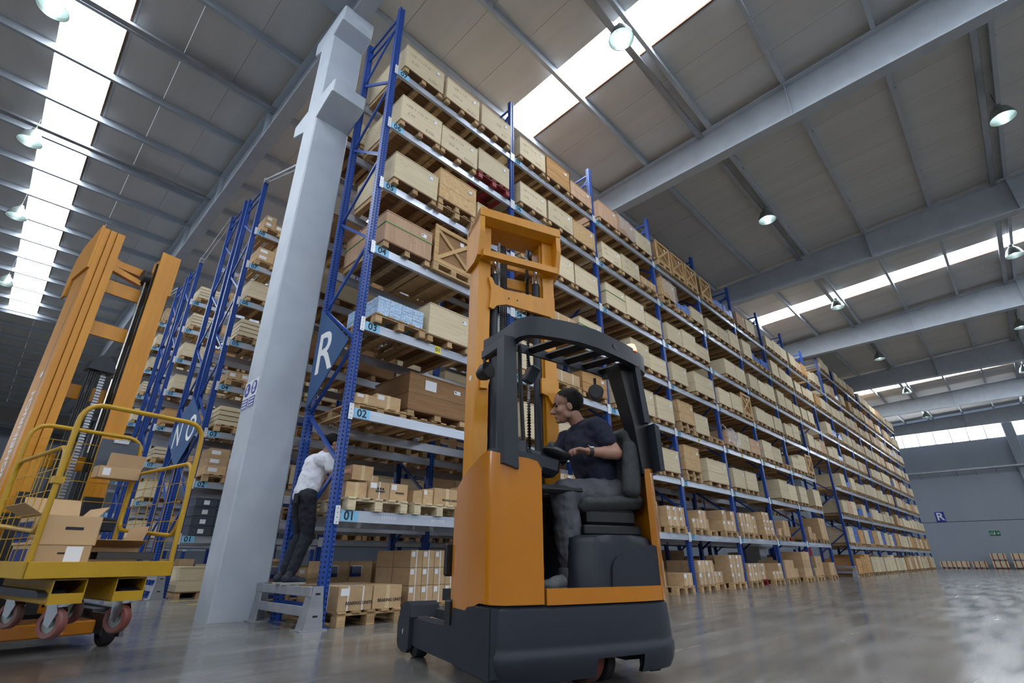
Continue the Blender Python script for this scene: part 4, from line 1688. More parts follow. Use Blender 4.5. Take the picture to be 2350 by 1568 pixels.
def tray_mesh():
    q = MB()
    q.bx(-0.39, 0.39, 0, 0.02, 0, 0.085, 0, 0.002)
    q.bx(-0.39, 0.39, 1.1, 1.12, 0, 0.085, 0, 0.002)
    q.bx(-0.39, -0.37, 0.02, 1.1, 0, 0.085, 0, 0.002)
    q.bx(0.37, 0.39, 0.02, 1.1, 0, 0.085, 0, 0.002)
    q.bx(-0.37, 0.37, 0.02, 1.1, 0, 0.02, 0)
    return q.mesh('wooden_tray', 'crate_pale')


def bin_box(x, y, z, label):
    def body():
        q = MB()
        q.bx(0, 0.4, 0, 0.55, 0, 0.168, 0, 0.008)
        q.bx(-0.004, 0.404, -0.006, 0.556, 0.145, 0.17, 0, 0.004)
        for i in range(5):
            q.bx(0.03 + 0.08 * i, 0.042 + 0.08 * i, -0.004, 0, 0.01, 0.14)
        return q.mesh('bin_body', 'bin_grey')

    def card():
        q = MB()
        q.bx(0.15, 0.25, -0.008, -0.005, 0.045, 0.125)
        return q.mesh('card', 'paper_white')
    t = thing('plastic_bin', label, 'bin', (x, y, z), 0, 'grey bins on the O rack')
    put(cached('bin', body), 'bin_body', t)
    put(cached('bincard', card), 'card', t)


big_stock(2.02, LEVELS, 'rack behind', range(3, 8), 300, 5)
big_stock(5.92, LEV_O, 'O rack', range(2, 5), 400, 4)
misc_row(5.97, LEV_O, 'O rack', 2, 500)
misc_row(11.15, LEV_O, 'second row past the column', 1, 700)
misc_row(16.25, LEV_M, 'third row past the column', 1, 900)
for i in range(4):
    carton(0.1 + 0.35 * i, 0.4 + 0.35 * i, 7.5, 8.0, LEV_O[i] + TOP, LEV_O[i] + TOP + 0.3, 'brown carton on the N rack, %s level' % ORD[i], None, '')
# crates with red straps along the foot of the end wall
for i, (ya, n) in enumerate(((0.12, 1), (-0.72, 1), (-1.72, 1), (-2.85, 2), (-3.95, 2), (-5.1, 1), (-6.2, 2))):
    for k in range(n):
        lab = 'pale red strapped crate at the end wall, %s from the rack%s' % (ORD[i], (', upper' if k else ', lower') if n > 1 else '')
        t = thing('strapped_crate', lab, 'crate', (49.2, ya - 0.42, 0.52 * k), 0, 'red strapped crates by the end wall')
        q = MB()
        q.bx(-0.35, 0.55, -0.42, 0.42, 0.1, 0.5, 0, 0.01)
        part(q, 'box_body', 'crate_pale', t)
        for dy in (-0.3, 0, 0.3):
            q = MB()
            q.bx(-0.358, 0.558, dy - 0.025, dy + 0.025, 0.0, 0.508)
            part(q, 'strap', 'pallet_red', t)
# red folding board standing inside the tunnel
q = MB()
q.bx(0, 1.3, 0, 0.04, 0, 1.1, 0, 0.01)
part(q, 'red_panel', 'red_board', None, loc=(20.9, 1.25, 0.0), rot=(0, 0, 0.1))
rp = bpy.data.objects['red_panel']
tag(rp, 'plain dark red board standing in the tunnel bay behind the rack', 'board')

# ================================================================== reach truck
TRK = (-0.775, -3.33, 0.0)
TRZ = math.atan2(-0.347, 0.938)


def arc(cx, cy, r_, a0, a1, n):
    return [(cx + r_ * math.cos(R(a0 + (a1 - a0) * i / n)), cy + r_ * math.sin(R(a0 + (a1 - a0) * i / n))) for i in range(n + 1)]


rt = thing('reach_truck', 'orange and dark grey reach truck with seated driver in front of the rack', 'forklift', TRK, TRZ)
# plan outline of the skirt, from the front of the left side round the rear to the front of the right side
OUT = [(0.0, 0.62), (0.0, 0.45), (0.0, 0.28), (0.0, 0.11)] + [(0.11 - 0.11 * math.cos(R(a)), 0.11 - 0.13 * math.sin(R(a))) for a in (20, 40, 60, 80)] + \
      [(0.2, -0.03), (0.35, -0.035), (0.5, -0.037), (0.61, -0.037), (0.77, -0.035), (0.93, -0.028), (1.02, -0.018), (1.1, -0.003), (1.165, 0.018), (1.215, 0.05), (1.25, 0.1), (1.268, 0.17), (1.272, 0.3), (1.272, 0.6), (1.272, 0.95)]


def offset(path, d):
    P = [Vector(p) for p in path]
    o = []
    for i, p in enumerate(P):
        t = (P[min(i + 1, len(P) - 1)] - P[max(i - 1, 0)]).normalized()
        n = Vector((-t.y, t.x))        # inward (the outline runs counter-clockwise round the rear)
        o.append((p.x + n.x * d, p.y + n.y * d))
    return o


q = MB()
prof = [(0.075, 0.03), (0.12, 0.006), (0.165, -0.004), (0.2, -0.006), (0.215, 0.004), (0.24, 0.004), (0.33, 0.008), (0.405, 0.014), (0.42, 0.03)]
rows = [[(x, y, z) for x, y in offset(OUT, d)] for z, d in prof]
inn = [[(x, y, z) for x, y in offset(OUT, d + 0.03)] for z, d in prof]
n = len(OUT)
vs = [p for r_ in rows for p in r_] + [p for r_ in inn for p in r_]
fs = []
off = n * len(prof)


def arch(i, j):        # opening in the rear skirt for the drive wheel
    return 0.60 < (OUT[i][0] + OUT[i + 1][0]) / 2 < 0.94 and OUT[i][1] < 0.05 and prof[j][0] < 0.16


for j in range(len(prof) - 1):
    for i in range(n - 1):
        a, b_, c, d = j * n + i, j * n + i + 1, (j + 1) * n + i + 1, (j + 1) * n + i
        if arch(i, j):
            continue
        fs.append([a, b_, c, d])
        fs.append([off + d, off + c, off + b_, off + a])
    for i in (0, n - 1):
        fs.append([j * n + i, (j + 1) * n + i, off + (j + 1) * n + i, off + j * n + i])
for i in range(n - 1):
    for j in (0, len(prof) - 1):
        if j == 0 and arch(i, 0):
            continue
        fs.append([j * n + i, j * n + i + 1, off + j * n + i + 1, off + j * n + i])
    if arch(i, 0):
        j = 2
        fs.append([j * n + i, j * n + i + 1, off + j * n + i + 1, off + j * n + i])
q.add(vs, fs, 0, True)
sk = part(q, 'skirt', 'truck_grey', rt, 40)
for (dx, dz) in ((1.02, 0.235), (1.075, 0.235), (1.015, 0.18), (1.07, 0.18)):
    q = MB()
    q.ellipsoid((dx, 0.012 + (dx - 1.02) * 0.5, dz), (0.009, 0.012, 0.014), n=10, k=6)
    part(q, 'bolt_hole', 'truck_black', sk)
q = MB()
q.bx(0.0, 0.008, 0.02, 0.03, 0.11, 0.42)
part(q, 'panel_seam', 'truck_black', sk)
q = MB()
q.prism(offset(OUT, 0.045) + [(0.05, 0.95)], 2, 0.40, 0.47)
part(q, 'floor_plate', 'truck_black', rt)
q = MB()
q.bx(0.06, 0.56, 0.1, 0.6, 0.09, 0.40)
q.bx(1.0, 1.2, 0.25, 0.9, 0.09, 0.40)
part(q, 'chassis', 'truck_black', rt)
for l0, z0 in ((1.08, 0.045), (0.06, 0.0)):
    q = MB()
    q.bx(l0, l0 + 0.08, 0.12, 0.22, z0, 0.1, 0, 0.005)
    part(q, 'stop_block', 'truck_black', rt)


def wheel(parent, c, r_, w, rz=0.0, tyre='rubber', name='wheel', hub='wheel_hub'):
    q = MB()
    rot = rotm(0, R(90), 0)
    q.lathe([(r_ * 0.6, -w / 2), (r_ * 0.9, -w / 2), (r_, -w / 2 + 0.012), (r_, w / 2 - 0.012), (r_ * 0.9, w / 2), (r_ * 0.6, w / 2), (r_ * 0.6, -w / 2)], (0, 0, 0), 28, 0, rot)
    o = part(q, name, tyre, parent, loc=c, rot=(0, 0, rz))
    q = MB()
    q.lathe([(0.0, -w * 0.42), (r_ * 0.2, -w * 0.45), (r_ * 0.25, -w * 0.3), (r_ * 0.6, -w * 0.3), (r_ * 0.6, w * 0.3), (r_ * 0.25, w * 0.3), (r_ * 0.2, w * 0.45), (0, w * 0.42)], (0, 0, 0), 20, 0, rot)
    part(q, 'hub', hub, o)
    return o


wheel(rt, (0.68, 0.24, 0.165), 0.165, 0.10, R(6), 'wheel_red', 'drive_wheel')
wheel(rt, (0.83, 0.27, 0.11), 0.11, 0.06, R(10), 'rubber', 'support_wheel')
for sx, l0 in ((-1, 0.0), (1, 1.255)):
    s_ = 1 if sx < 0 else -1
    q = MB()
    leg = [(0.02, 0.105), (0.6, 0.1), (1.2, 0.085), (1.5, 0.085), (1.5, 0.25), (1.2, 0.262), (0.8, 0.27), (0.6, 0.285), (0.5, 0.305), (0.43, 0.335), (0.37, 0.375), (0.31, 0.405), (0.22, 0.415), (0.02, 0.415)]
    if sx > 0:
        leg = [(max(a, 0.5), b_) for a, b_ in leg if a > 0.4 or b_ > 0.41 or b_ < 0.2][:-1]
    q.prism(leg, 0, l0 - 0.012 * s_, l0 + 0.11 * s_)
    lg = part(q, 'support_leg', 'truck_grey', rt)
    q = MB()
    cap = [(1.43, 0.06), (1.47, 0.03), (1.6, 0.022), (1.72, 0.04), (1.76, 0.075), (1.77, 0.2), (1.74, 0.245), (1.68, 0.27), (1.58, 0.282), (1.45, 0.275), (1.43, 0.27)]
    q.prism(cap, 0, l0 - 0.035 * s_, l0 - 0.005 * s_)
    part(q, 'wheel_plate', 'truck_grey', lg)
    q = MB()
    q.prism([(1.40, 0.26), (1.44, 0.335), (1.52, 0.36), (1.62, 0.352), (1.72, 0.31), (1.76, 0.255)], 0, l0 - 0.03 * s_, l0 + 0.19 * s_)
    part(q, 'wheel_cover', 'truck_grey', lg)
    q = MB()
    q.lathe([(0, 0), (0.018, 0), (0.018, 0.004), (0, 0.004)], (l0 - 0.036 * s_, 1.585, 0.155), 14, 0, rotm(0, R(-90 * s_), 0), False)
    part(q, 'axle_bolt', 'chrome', lg)
    wheel(lg, (l0 + 0.06 * s_, 1.47, 0.142), 0.142, 0.1, 0, 'rubber', 'load_wheel')
# tall orange panel on the operator's left: along the side, round the corner, along the rear
PATH = [(0.012, 0.63), (0.012, 0.52), (0.012, 0.43), (0.012, 0.39), (0.012, 0.35), (0.012, 0.31), (0.012, 0.27), (0.012, 0.2), (0.012, 0.13)] + \
       [(0.132 - 0.12 * math.cos(R(a)), 0.12 - 0.13 * math.sin(R(a))) for a in (15, 30, 45, 60, 75)] + [(0.16, -0.012), (0.22, -0.018), (0.28, -0.02), (0.305, -0.018)]
Z0 = [0.285, 0.285, 0.29, 0.305, 0.335, 0.375, 0.41, 0.43] + [0.43] * (len(PATH) - 8)
Z1 = [1.09, 1.15, 1.185, 1.195, 1.205, 1.215, 1.225, 1.24, 1.25] + [1.245, 1.235, 1.225, 1.215, 1.21] + [1.205, 1.20, 1.19, 1.15]
q = MB()
q.strip(PATH, Z0, Z1, 0.03)
part(q, 'side_panel', 'truck_orange', rt, 40)
q = MB()
q.bx(0.03, 0.30, 0.62, 0.74, 0.29, 0.99, 0, 0.02)
part(q, 'battery_cover', 'truck_orange', rt)
q = MB()
q.bx(-0.01, 0.04, 0.64, 0.72, 0.27, 0.42, 0, 0.01)
q.bx(-0.01, 0.05, 0.74, 0.78, 0.55, 0.75, 0, 0.01)
part(q, 'hinge', 'truck_black', rt)
q = MB()
q.bx(0.045, 0.29, 0.03, 0.6, 0.43, 1.16, 0, 0.03)
part(q, 'console_body', 'truck_black', rt)
q = MB()
q.strip([(0.02, 0.13), (0.035, 0.07), (0.08, 0.01), (0.14, -0.012), (0.22, -0.02), (0.28, -0.022), (0.312, -0.018)], [1.235, 1.228, 1.215, 1.207, 1.2, 1.185, 1.13], [1.262, 1.258, 1.247, 1.24, 1.232, 1.217, 1.165], 0.2)
part(q, 'console_lip', 'truck_grey', rt)
q = MB()
q.box((0.24, 0.3, 1.27), (0.16, 0.3, 0.14), 0, rotm(R(-12), 0, 0), 0.03)
part(q, 'display', 'truck_grey', rt)
q = MB()
q.bx(0.3, 1.2, 0.70, 0.75, 0.45, 1.06, 0, 0.01)
q.bx(0.3, 0.62, 0.3, 0.6, 1.0, 1.06, 0, 0.02)
part(q, 'dash', 'truck_black', rt)
# step and right side panel
step = [p for p in offset(OUT, 0.012) if 0.33 < p[0] < 1.2 and p[1] < 0.12]
step = [(0.318, -0.024)] + step
q = MB()
q.strip(step, 0.425, 0.505, 0.05)
part(q, 'step', 'truck_orange', rt, 40)
rp_ = [(1.165, 0.045), (1.185, 0.065), (1.21, 0.1)]
q = MB()
q.strip([(1.155, 0.022), (1.205, 0.055), (1.238, 0.1), (1.255, 0.17), (1.26, 0.4), (1.26, 0.75)], 0.425, 1.21, 0.04)
part(q, 'side_panel', 'truck_orange', rt, 40)
# seat console, seat, armrest
q = MB()
q.lathe([(0.0, 0.3), (0.5, 0.3), (0.57, 0.285), (0.6, 0.25), (0.62, 0.0), (0.0, 0.0)], (0, 0, 0), 48, 0)
q.v = [((1.0 if abs(x) < 1e-6 and abs(y) < 1e-6 else 1.0) * math.copysign(min(abs(x) * 1.25, max(abs(x), 0) and 0.62 * (z / 0.3 * -0.05 + 1.03)), x) * 0.5 + 0.885, math.copysign(min(abs(y) * 1.25, 0.62 * (z / 0.3 * -0.05 + 1.03)), y) * 0.42 + 0.31, z + 0.49) for x, y, z in q.v]
sb = part(q, 'seat_console', 'truck_grey', rt, 50)
q = MB()
q.prism([(0.79, 0.5), (1.17, 0.5), (1.17, 0.72), (1.12, 0.735), (0.88, 0.68), (0.84, 0.665), (0.815, 0.64), (0.8, 0.6)], 1, 0.03, 0.12)
part(q, 'cover_panel', 'truck_grey', sb)
q = MB()
q.bx(0.68, 1.12, 0.12, 0.55, 0.79, 0.85, 0, 0.01)
q.bx(0.72, 1.1, 0.14, 0.52, 0.85, 0.95, 0, 0.02)
part(q, 'seat_suspension', 'truck_black', rt)
SEAT_PARENT = rt
q = MB()
q.box((0.55, 0.2, 1.06), (0.34, 0.09, 0.05), 0, None, 0.02)
part(q, 'armrest', 'truck_black', rt)
# steering console with wheel
q = MB()
q.box((0.45, 0.28, 1.23), (0.26, 0.16, 0.13), 0, rotm(0, R(10), 0), 0.03)
part(q, 'steering_console', 'truck_grey', rt)
q = MB()
q.ellipsoid((0.55, 0.22, 1.295), (0.11, 0.075, 0.035), rotm(0, R(14), 0))
q.capsule((0.5, 0.2, 1.3), (0.5, 0.2, 1.34), 0.022, 0.026)
part(q, 'steering_wheel', 'truck_black', rt)
# overhead guard
GZ0, GZ1 = 1.94, 2.07
rim = [(0.06, 0.34), (0.09, 0.2), (0.11, 0.08), (0.115, -0.02), (0.13, -0.09), (0.17, -0.14), (0.24, -0.165), (0.38, -0.178), (0.52, -0.178), (0.68, -0.15), (0.83, -0.1), (0.96, -0.055), (1.08, -0.008), (1.2, 0.055), (1.29, 0.115), (1.315, 0.16), (1.305, 0.22), (1.26, 0.28)]
q = MB()
q.strip(rim, GZ0, GZ1, 0.055)
gd = part(q, 'overhead_guard', 'truck_grey', rt, 45)
q = MB()
q.bar((0.12, 0.17, 2.0), (1.22, 0.40, 2.0), 0.02, 0.06)
q.bar((1.27, 0.26, 2.0), (1.1, 0.4, 2.0), 0.06, 0.08)
part(q, 'front_bar', 'truck_grey', gd)
for i, t_ in enumerate((0.22, 0.37, 0.53, 0.69, 0.85)):
    a = Vector((0.12 + 1.1 * t_, 0.17 + 0.23 * t_, 2.0))
    b_ = a + Vector((0.17, -0.38, 0.0)) * (0.92, 1.0, 1.0, 0.92, 0.75)[i]
    q = MB()
    q.bar(a, b_, 0.055, 0.02, 0, (0.5, 0.2, 1))
    part(q, 'guard_bar', 'truck_black', gd)
q = MB()
q.prism([(0.055, 1.16), (0.15, 1.13), (0.135, 1.96), (0.05, 1.96)], 1, -0.03, 0.08)
part(q, 'guard_post', 'truck_grey', rt)
q = MB()
q.box((0.09, 0.24, 1.965), (0.05, 0.26, 0.07), 0, rotm(0, 0, R(6)), 0.01)
part(q, 'guard_arm', 'truck_grey', rt)
q = MB()
q.tube([(0.235, 0.12, 1.98), (0.25, 0.15, 1.8), (0.3, 0.2, 1.26)], 0.014, 8)
part(q, 'grab_rail', 'truck_black', rt)
q = MB()
vs = []
for z, l0, l1, f0, f1 in ((1.18, 1.12, 1.25, 0.05, 0.16), (1.52, 1.09, 1.24, 0.06, 0.18), (1.97, 1.02, 1.18, 0.08, 0.24)):
    vs += [(l0, f0, z), (l1, f0 + 0.02, z), (l1, f1, z), (l0, f1, z)]
q.add(vs, [(0, 1, 2, 3)[::-1], (8, 9, 10, 11)] + [(a + j, a + (j + 1) % 4, a + 4 + (j + 1) % 4, a + 4 + j) for a in (0, 4) for j in range(4)])
part(q, 'guard_post', 'truck_black', rt)
q = MB()
q.prism([(1.225, 1.2), (1.262, 1.2), (1.255, 1.5), (1.215, 1.52)], 1, -0.005, 0.11)
part(q, 'post_cover', 'truck_grey', rt)
q = MB()
q.prism([(1.165, 1.53), (1.215, 1.53), (1.17, 1.95), (1.125, 1.95)], 1, 0.03, 0.07)
part(q, 'post_trim', 'truck_grey', rt)
# beacon, work lamps, display box
q = MB()
q.lathe([(0.045, 0.0), (0.045, 0.03), (0.035, 0.06), (0.0, 0.068)], (1.12, 0.05, 2.055), 16)
part(q, 'beacon', 'beacon_glow', rt)
for c, rz in (((0.07, 0.34, 1.83), 20), ((1.04, 0.42, 1.83), -30)):
    q = MB()
    q.lathe([(0.0, -0.05), (0.04, -0.045), (0.058, 0.0), (0.06, 0.05), (0.05, 0.052), (0.0, 0.04)], c, 16, 0, rotm(R(80), 0, R(rz)))
    q.cyl((c[0], c[1], c[2] + 0.05), (c[0], c[1], 1.96), 0.012, 8)
    for i in range(5):
        q.box((c[0], c[1], c[2]), (0.13, 0.006, 0.11), 0, rotm(0, 0, R(rz + 90)) @ rotm(0, 0, 0), 0.0) if False else None
    part(q, 'work_lamp', 'truck_black', rt)
q = MB()
q.box((0.38, 0.24, 1.83), (0.07, 0.10, 0.13), 0, rotm(R(20), R(25), 0), 0.01)
q.cyl((0.36, 0.22, 1.88), (0.33, 0.2, 1.99), 0.01, 6)
q.box((0.29, 0.3, 1.74), (0.12, 0.03, 0.07), 0, rotm(0, R(-15), R(20)), 0.005)
part(q, 'terminal', 'truck_grey', rt)
# mast
MF = 0.86
mast = MB()
for l0, l1, s_ in ((0.165, 0.275, 1), (0.79, 0.9, -1)):
    q = MB()
    xo = l0 if s_ > 0 else l1
    # outer C channel with web outside
    pr_ = [(xo, MF - 0.1), (xo, MF + 0.1), (xo + 0.11 * s_, MF + 0.1), (xo + 0.11 * s_, MF + 0.075), (xo + 0.03 * s_, MF + 0.075), (xo + 0.03 * s_, MF - 0.075), (xo + 0.11 * s_, MF - 0.075), (xo + 0.11 * s_, MF - 0.1)]
    q.prism(pr_, 2, 0.2, 3.42)
    part(q, 'mast_channel', 'mast_orange', rt)
    q = MB()
    xi = xo + 0.075 * s_
    q.bx(min(xi, xi + 0.05 * s_), max(xi, xi + 0.05 * s_), MF - 0.07, MF + 0.07, 0.22, 3.38, 0, 0.004)
    part(q, 'inner_channel', 'mast_orange', rt)
    q = MB()
    xc = xo + 0.165 * s_
    q.cyl((xc, MF - 0.06, 0.3), (xc, MF - 0.06, 2.93), 0.034, 14)
    part(q, 'lift_cylinder', 'truck_grey', rt)
    q = MB()
    q.cyl((xc, MF - 0.06, 2.93), (xc, MF - 0.06, 3.1), 0.02, 12)
    part(q, 'piston_rod', 'chrome', rt)
    # leaf chain: alternating plates
    q = MB()
    xk = xo + 0.225 * s_
    for i in range(120):
        z = 0.5 + i * 0.0235
        q.bx(xk - 0.013, xk + 0.013, MF - 0.02, MF - 0.004, z, z + 0.013)
    q.bx(xk - 0.006, xk + 0.006, MF - 0.02, MF - 0.008, 0.5, 3.3)
    tag(part(q, 'lift_chain', 'chain_steel', rt), kind='stuff')
for i, dx in enumerate((0.43, 0.447, 0.464, 0.481)):
    q = MB()
    q.tube([(dx, MF + 0.02, 0.6), (dx, MF + 0.02, 2.6), (dx - 0.01, MF, 3.2), (dx - 0.02, MF + 0.03, 3.32)], 0.007, 6)
    part(q, 'hose', 'truck_black', rt)
# head frame: side cheeks, top beam, lower bar
for l0 in (0.13, 0.89):
    q = MB()
    q.prism([(MF - 0.19, 3.5), (MF - 0.2, 3.26), (MF - 0.15, 3.04), (MF - 0.08, 3.0), (MF + 0.12, 3.0), (MF + 0.12, 3.42)], 0, l0, l0 + 0.045)
    part(q, 'head_cheek', 'mast_orange', rt)
q = MB()
q.prism([(MF - 0.2, 3.505), (MF - 0.2, 3.42), (MF - 0.12, 3.38), (MF + 0.1, 3.36), (MF + 0.1, 3.44)], 0, 0.13, 0.935)
part(q, 'head_beam', 'mast_orange', rt)
q = MB()
q.bar((0.17, MF - 0.16, 3.05), (0.9, MF - 0.16, 3.05), 0.06, 0.06)
part(q, 'head_bar', 'mast_orange', rt)
q = MB()
q.bx(0.2, 0.87, MF + 0.04, MF + 0.07, 2.9, 3.0)
q.bx(0.2, 0.87, MF + 0.04, MF + 0.07, 3.1, 3.16)
part(q, 'cross_tie', 'mast_orange', rt)
q = MB()
q.prism([(0.25, 2.86), (0.28, 2.86), (0.31, 2.8), (0.40, 2.77), (0.84, 2.77), (0.89, 2.8), (0.89, 2.57), (0.84, 2.6), (0.42, 2.63), (0.33, 2.6), (0.30, 2.56), (0.26, 2.57), (0.27, 2.64), (0.275, 2.74)], 1, MF - 0.125, MF - 0.1)
part(q, 'cross_plate', 'mast_orange', rt)
for l0 in (0.44, 0.52):
    q = MB()
    q.ellipsoid((l0, MF - 0.126, 2.69), (0.008, 0.003, 0.008), n=8, k=6)
    part(q, 'bolt_hole', 'truck_black', rt)
q = MB()
q.prism([(0.74, 2.02), (0.9, 2.02), (0.9, 1.78), (0.84, 1.8), (0.8, 1.87), (0.74, 1.89)], 1, MF - 0.125, MF - 0.1)
part(q, 'cross_plate', 'mast_orange', rt)
q = MB()
q.prism([(0.2, 2.02), (0.25, 2.02), (0.28, 1.95), (0.26, 1.86), (0.2, 1.86)], 1, MF - 0.125, MF - 0.1)
part(q, 'cross_plate', 'mast_orange', rt)
q = MB()
q.bx(0.2, 0.86, MF - 0.02, MF + 0.02, 1.15, 1.27)
part(q, 'cross_tie', 'mast_orange', rt)
q = MB()
q.lathe([(0.0, -0.015), (0.05, -0.015), (0.055, 0), (0.05, 0.015), (0, 0.015)], (0.7, MF, 3.27), 20, 0, rotm(0, R(90), 0))
part(q, 'chain_pulley', 'dark_steel', rt)
q = MB()
q.lathe([(0, 0), (0.022, 0), (0.022, 0.002), (0, 0.002)], (0.163, MF, 1.97), 16, 0, rotm(0, R(-90), 0), False)
part(q, 'warning_disc', 'sign_white', rt)
q = MB()
q.bx(0.83, 0.868, MF - 0.1025, MF - 0.1, 1.33, 1.43)
part(q, 'warning_label', 'sign_white', rt)
q = MB()
q.bx(0.2, 0.88, MF + 0.1, MF + 0.15, 0.28, 0.62, 0, 0.01)
part(q, 'fork_carriage', 'truck_black', rt)
for l0 in (0.16, 0.78):
    q = MB()
    q.prism([(MF + 0.15, 0.25), (MF + 0.15, 0.6), (MF + 0.2, 0.6), (MF + 0.2, 0.315), (2.0, 0.305), (2.2, 0.292), (2.2, 0.284), (1.9, 0.25)], 0, l0, l0 + 0.12)
    part(q, 'fork', 'dark_steel', rt)


# ================================================================== soft shapes: overlapping limbs fused into one skin
def fuse(q, name, mat, parent, voxel=0.008, smooth=6, factor=0.5, wrinkle=0.0, wsize=0.06, **kw):
    me = q.mesh(name + '_source', mat)
    ob = bpy.data.objects.new(name + '_source', me)
    COL.objects.link(ob)
    m = ob.modifiers.new('remesh', 'REMESH')
    m.mode = 'VOXEL'
    m.voxel_size = voxel
    m2 = ob.modifiers.new('smooth', 'SMOOTH')
    m2.factor = factor
    m2.iterations = smooth
    if wrinkle:
        tx = bpy.data.textures.new(name + '_folds', 'CLOUDS')
        tx.noise_scale = wsize
        tx.noise_depth = 2
        m3 = ob.modifiers.new('folds', 'DISPLACE')
        m3.texture = tx
        m3.strength = wrinkle
        m3.mid_level = 0.5
        m4 = ob.modifiers.new('smooth2', 'SMOOTH')
        m4.factor = 0.5
        m4.iterations = 2
    dg = bpy.context.evaluated_depsgraph_get()
    out = bpy.data.meshes.new_from_object(ob.evaluated_get(dg))
    out.name = name
    out.materials.clear()
    out.materials.append(MATS[mat])
    for p_ in out.polygons:
        p_.use_smooth = True
        p_.material_index = 0
    bpy.data.objects.remove(ob, do_unlink=True)
    bpy.data.meshes.remove(me)
    return put(out, name, parent, **kw)


q = MB()
q.box((0.93, 0.35, 0.98), (0.52, 0.44, 0.08), 0, rotm(0, R(-4), 0), 0.03)
q.box((0.93, 0.15, 1.0), (0.5, 0.07, 0.08), 0, rotm(0, R(-4), 0), 0.03)
q.box((0.93, 0.55, 1.0), (0.5, 0.07, 0.08), 0, rotm(0, R(-4), 0), 0.03)
fuse(q, 'seat_cushion', 'seat_fabric', SEAT_PARENT, 0.012, 6)
q = MB()
q.box((1.11, 0.33, 1.27), (0.1, 0.44, 0.5), 0, rotm(0, R(7), 0), 0.04)
q.box((1.08, 0.12, 1.22), (0.14, 0.09, 0.38), 0, rotm(0, R(7), 0), 0.03)
q.box((1.08, 0.54, 1.22), (0.14, 0.09, 0.38), 0, rotm(0, R(7), 0), 0.03)
q.box((1.125, 0.33, 1.46), (0.12, 0.4, 0.14), 0, rotm(0, R(7), 0), 0.05)
fuse(q, 'backrest', 'seat_fabric', SEAT_PARENT, 0.012, 8)


# ------------------------------------------------------------------ people
def head_shape(q, c, face, up, sc=1.0):
    """skull, jaw, nose, brow, ears and chin in one cluster of overlapping forms; face / up are directions"""
    face, up = Vector(face).normalized(), Vector(up).normalized()
    side = face.cross(up).normalized()
    up = side.cross(face).normalized()
    M = Matrix((side, face, up)).transposed()
    c = Vector(c)

    def P(x, y, z):
        return c + M @ Vector((x * sc, y * sc, z * sc))

    def E(x, y, z, a, b_, d, rx=0):
        q.ellipsoid(P(x, y, z), (a * sc, b_ * sc, d * sc), M @ rotm(R(rx), 0, 0), 20, 14)
    E(0, -0.018, 0.045, 0.074, 0.094, 0.082)          # cranium
    E(0, 0.025, 0.05, 0.066, 0.07, 0.07)              # forehead
    E(0, 0.03, -0.02, 0.06, 0.064, 0.085)             # face
    E(0, 0.045, -0.07, 0.043, 0.045, 0.04)            # jaw
    E(0, 0.075, -0.093, 0.022, 0.02, 0.018)           # chin
    E(0, 0.082, 0.022, 0.045, 0.014, 0.012)           # brow
    q.capsule(P(0, 0.094, 0.005), P(0, 0.118, -0.03), 0.009 * sc, 0.0145 * sc, 10)   # nose
    E(0, 0.104, -0.036, 0.018, 0.013, 0.009)
    E(0, 0.09, -0.058, 0.023, 0.012, 0.007)           # lips
    E(0, 0.089, -0.068, 0.019, 0.012, 0.007)
    for s_ in (-1, 1):
        E(s_ * 0.036, 0.06, -0.025, 0.026, 0.03, 0.028)       # cheek
        E(s_ * 0.052, 0.01, -0.055, 0.016, 0.03, 0.03)        # jaw angle
        E(s_ * 0.076, -0.004, -0.005, 0.009, 0.02, 0.032, -10)  # ear
    return M, P


def hair_cap(c, M, sc, parent, mat):
    """short hair: a shell over the cranium open at the face"""
    q = MB()
    n, k = 28, 16
    vs, fs, keep = [], [], {}
    for i in range(k + 1):
        th = math.pi * i / k
        for j in range(n):
            a = 2 * math.pi * j / n
            x, y, z = math.sin(th) * math.cos(a), math.sin(th) * math.sin(a), math.cos(th)
            v = Vector((x * 0.083, y * 0.104 - 0.014, z * 0.094 + 0.046))
            ok = (v.z > 0.075 + 0.35 * (v.y - 0.03) if v.y > 0.03 else v.z > 0.012 + 0.0 if v.y > -0.01 else v.z > -0.055 - 0.1 * (v.y + 0.01))
            keep[len(vs)] = ok
            vs.append(Vector(c) + M @ (v * sc))
    for i in range(k):
        for j in range(n):
            f = [i * n + j, (i + 1) * n + j, (i + 1) * n + (j + 1) % n, i * n + (j + 1) % n]
            if sum(keep[t] for t in f) >= 3:
                fs.append(f)
    q.add(vs, fs, 0, True)
    return part(q, 'hair', mat, parent, 180)


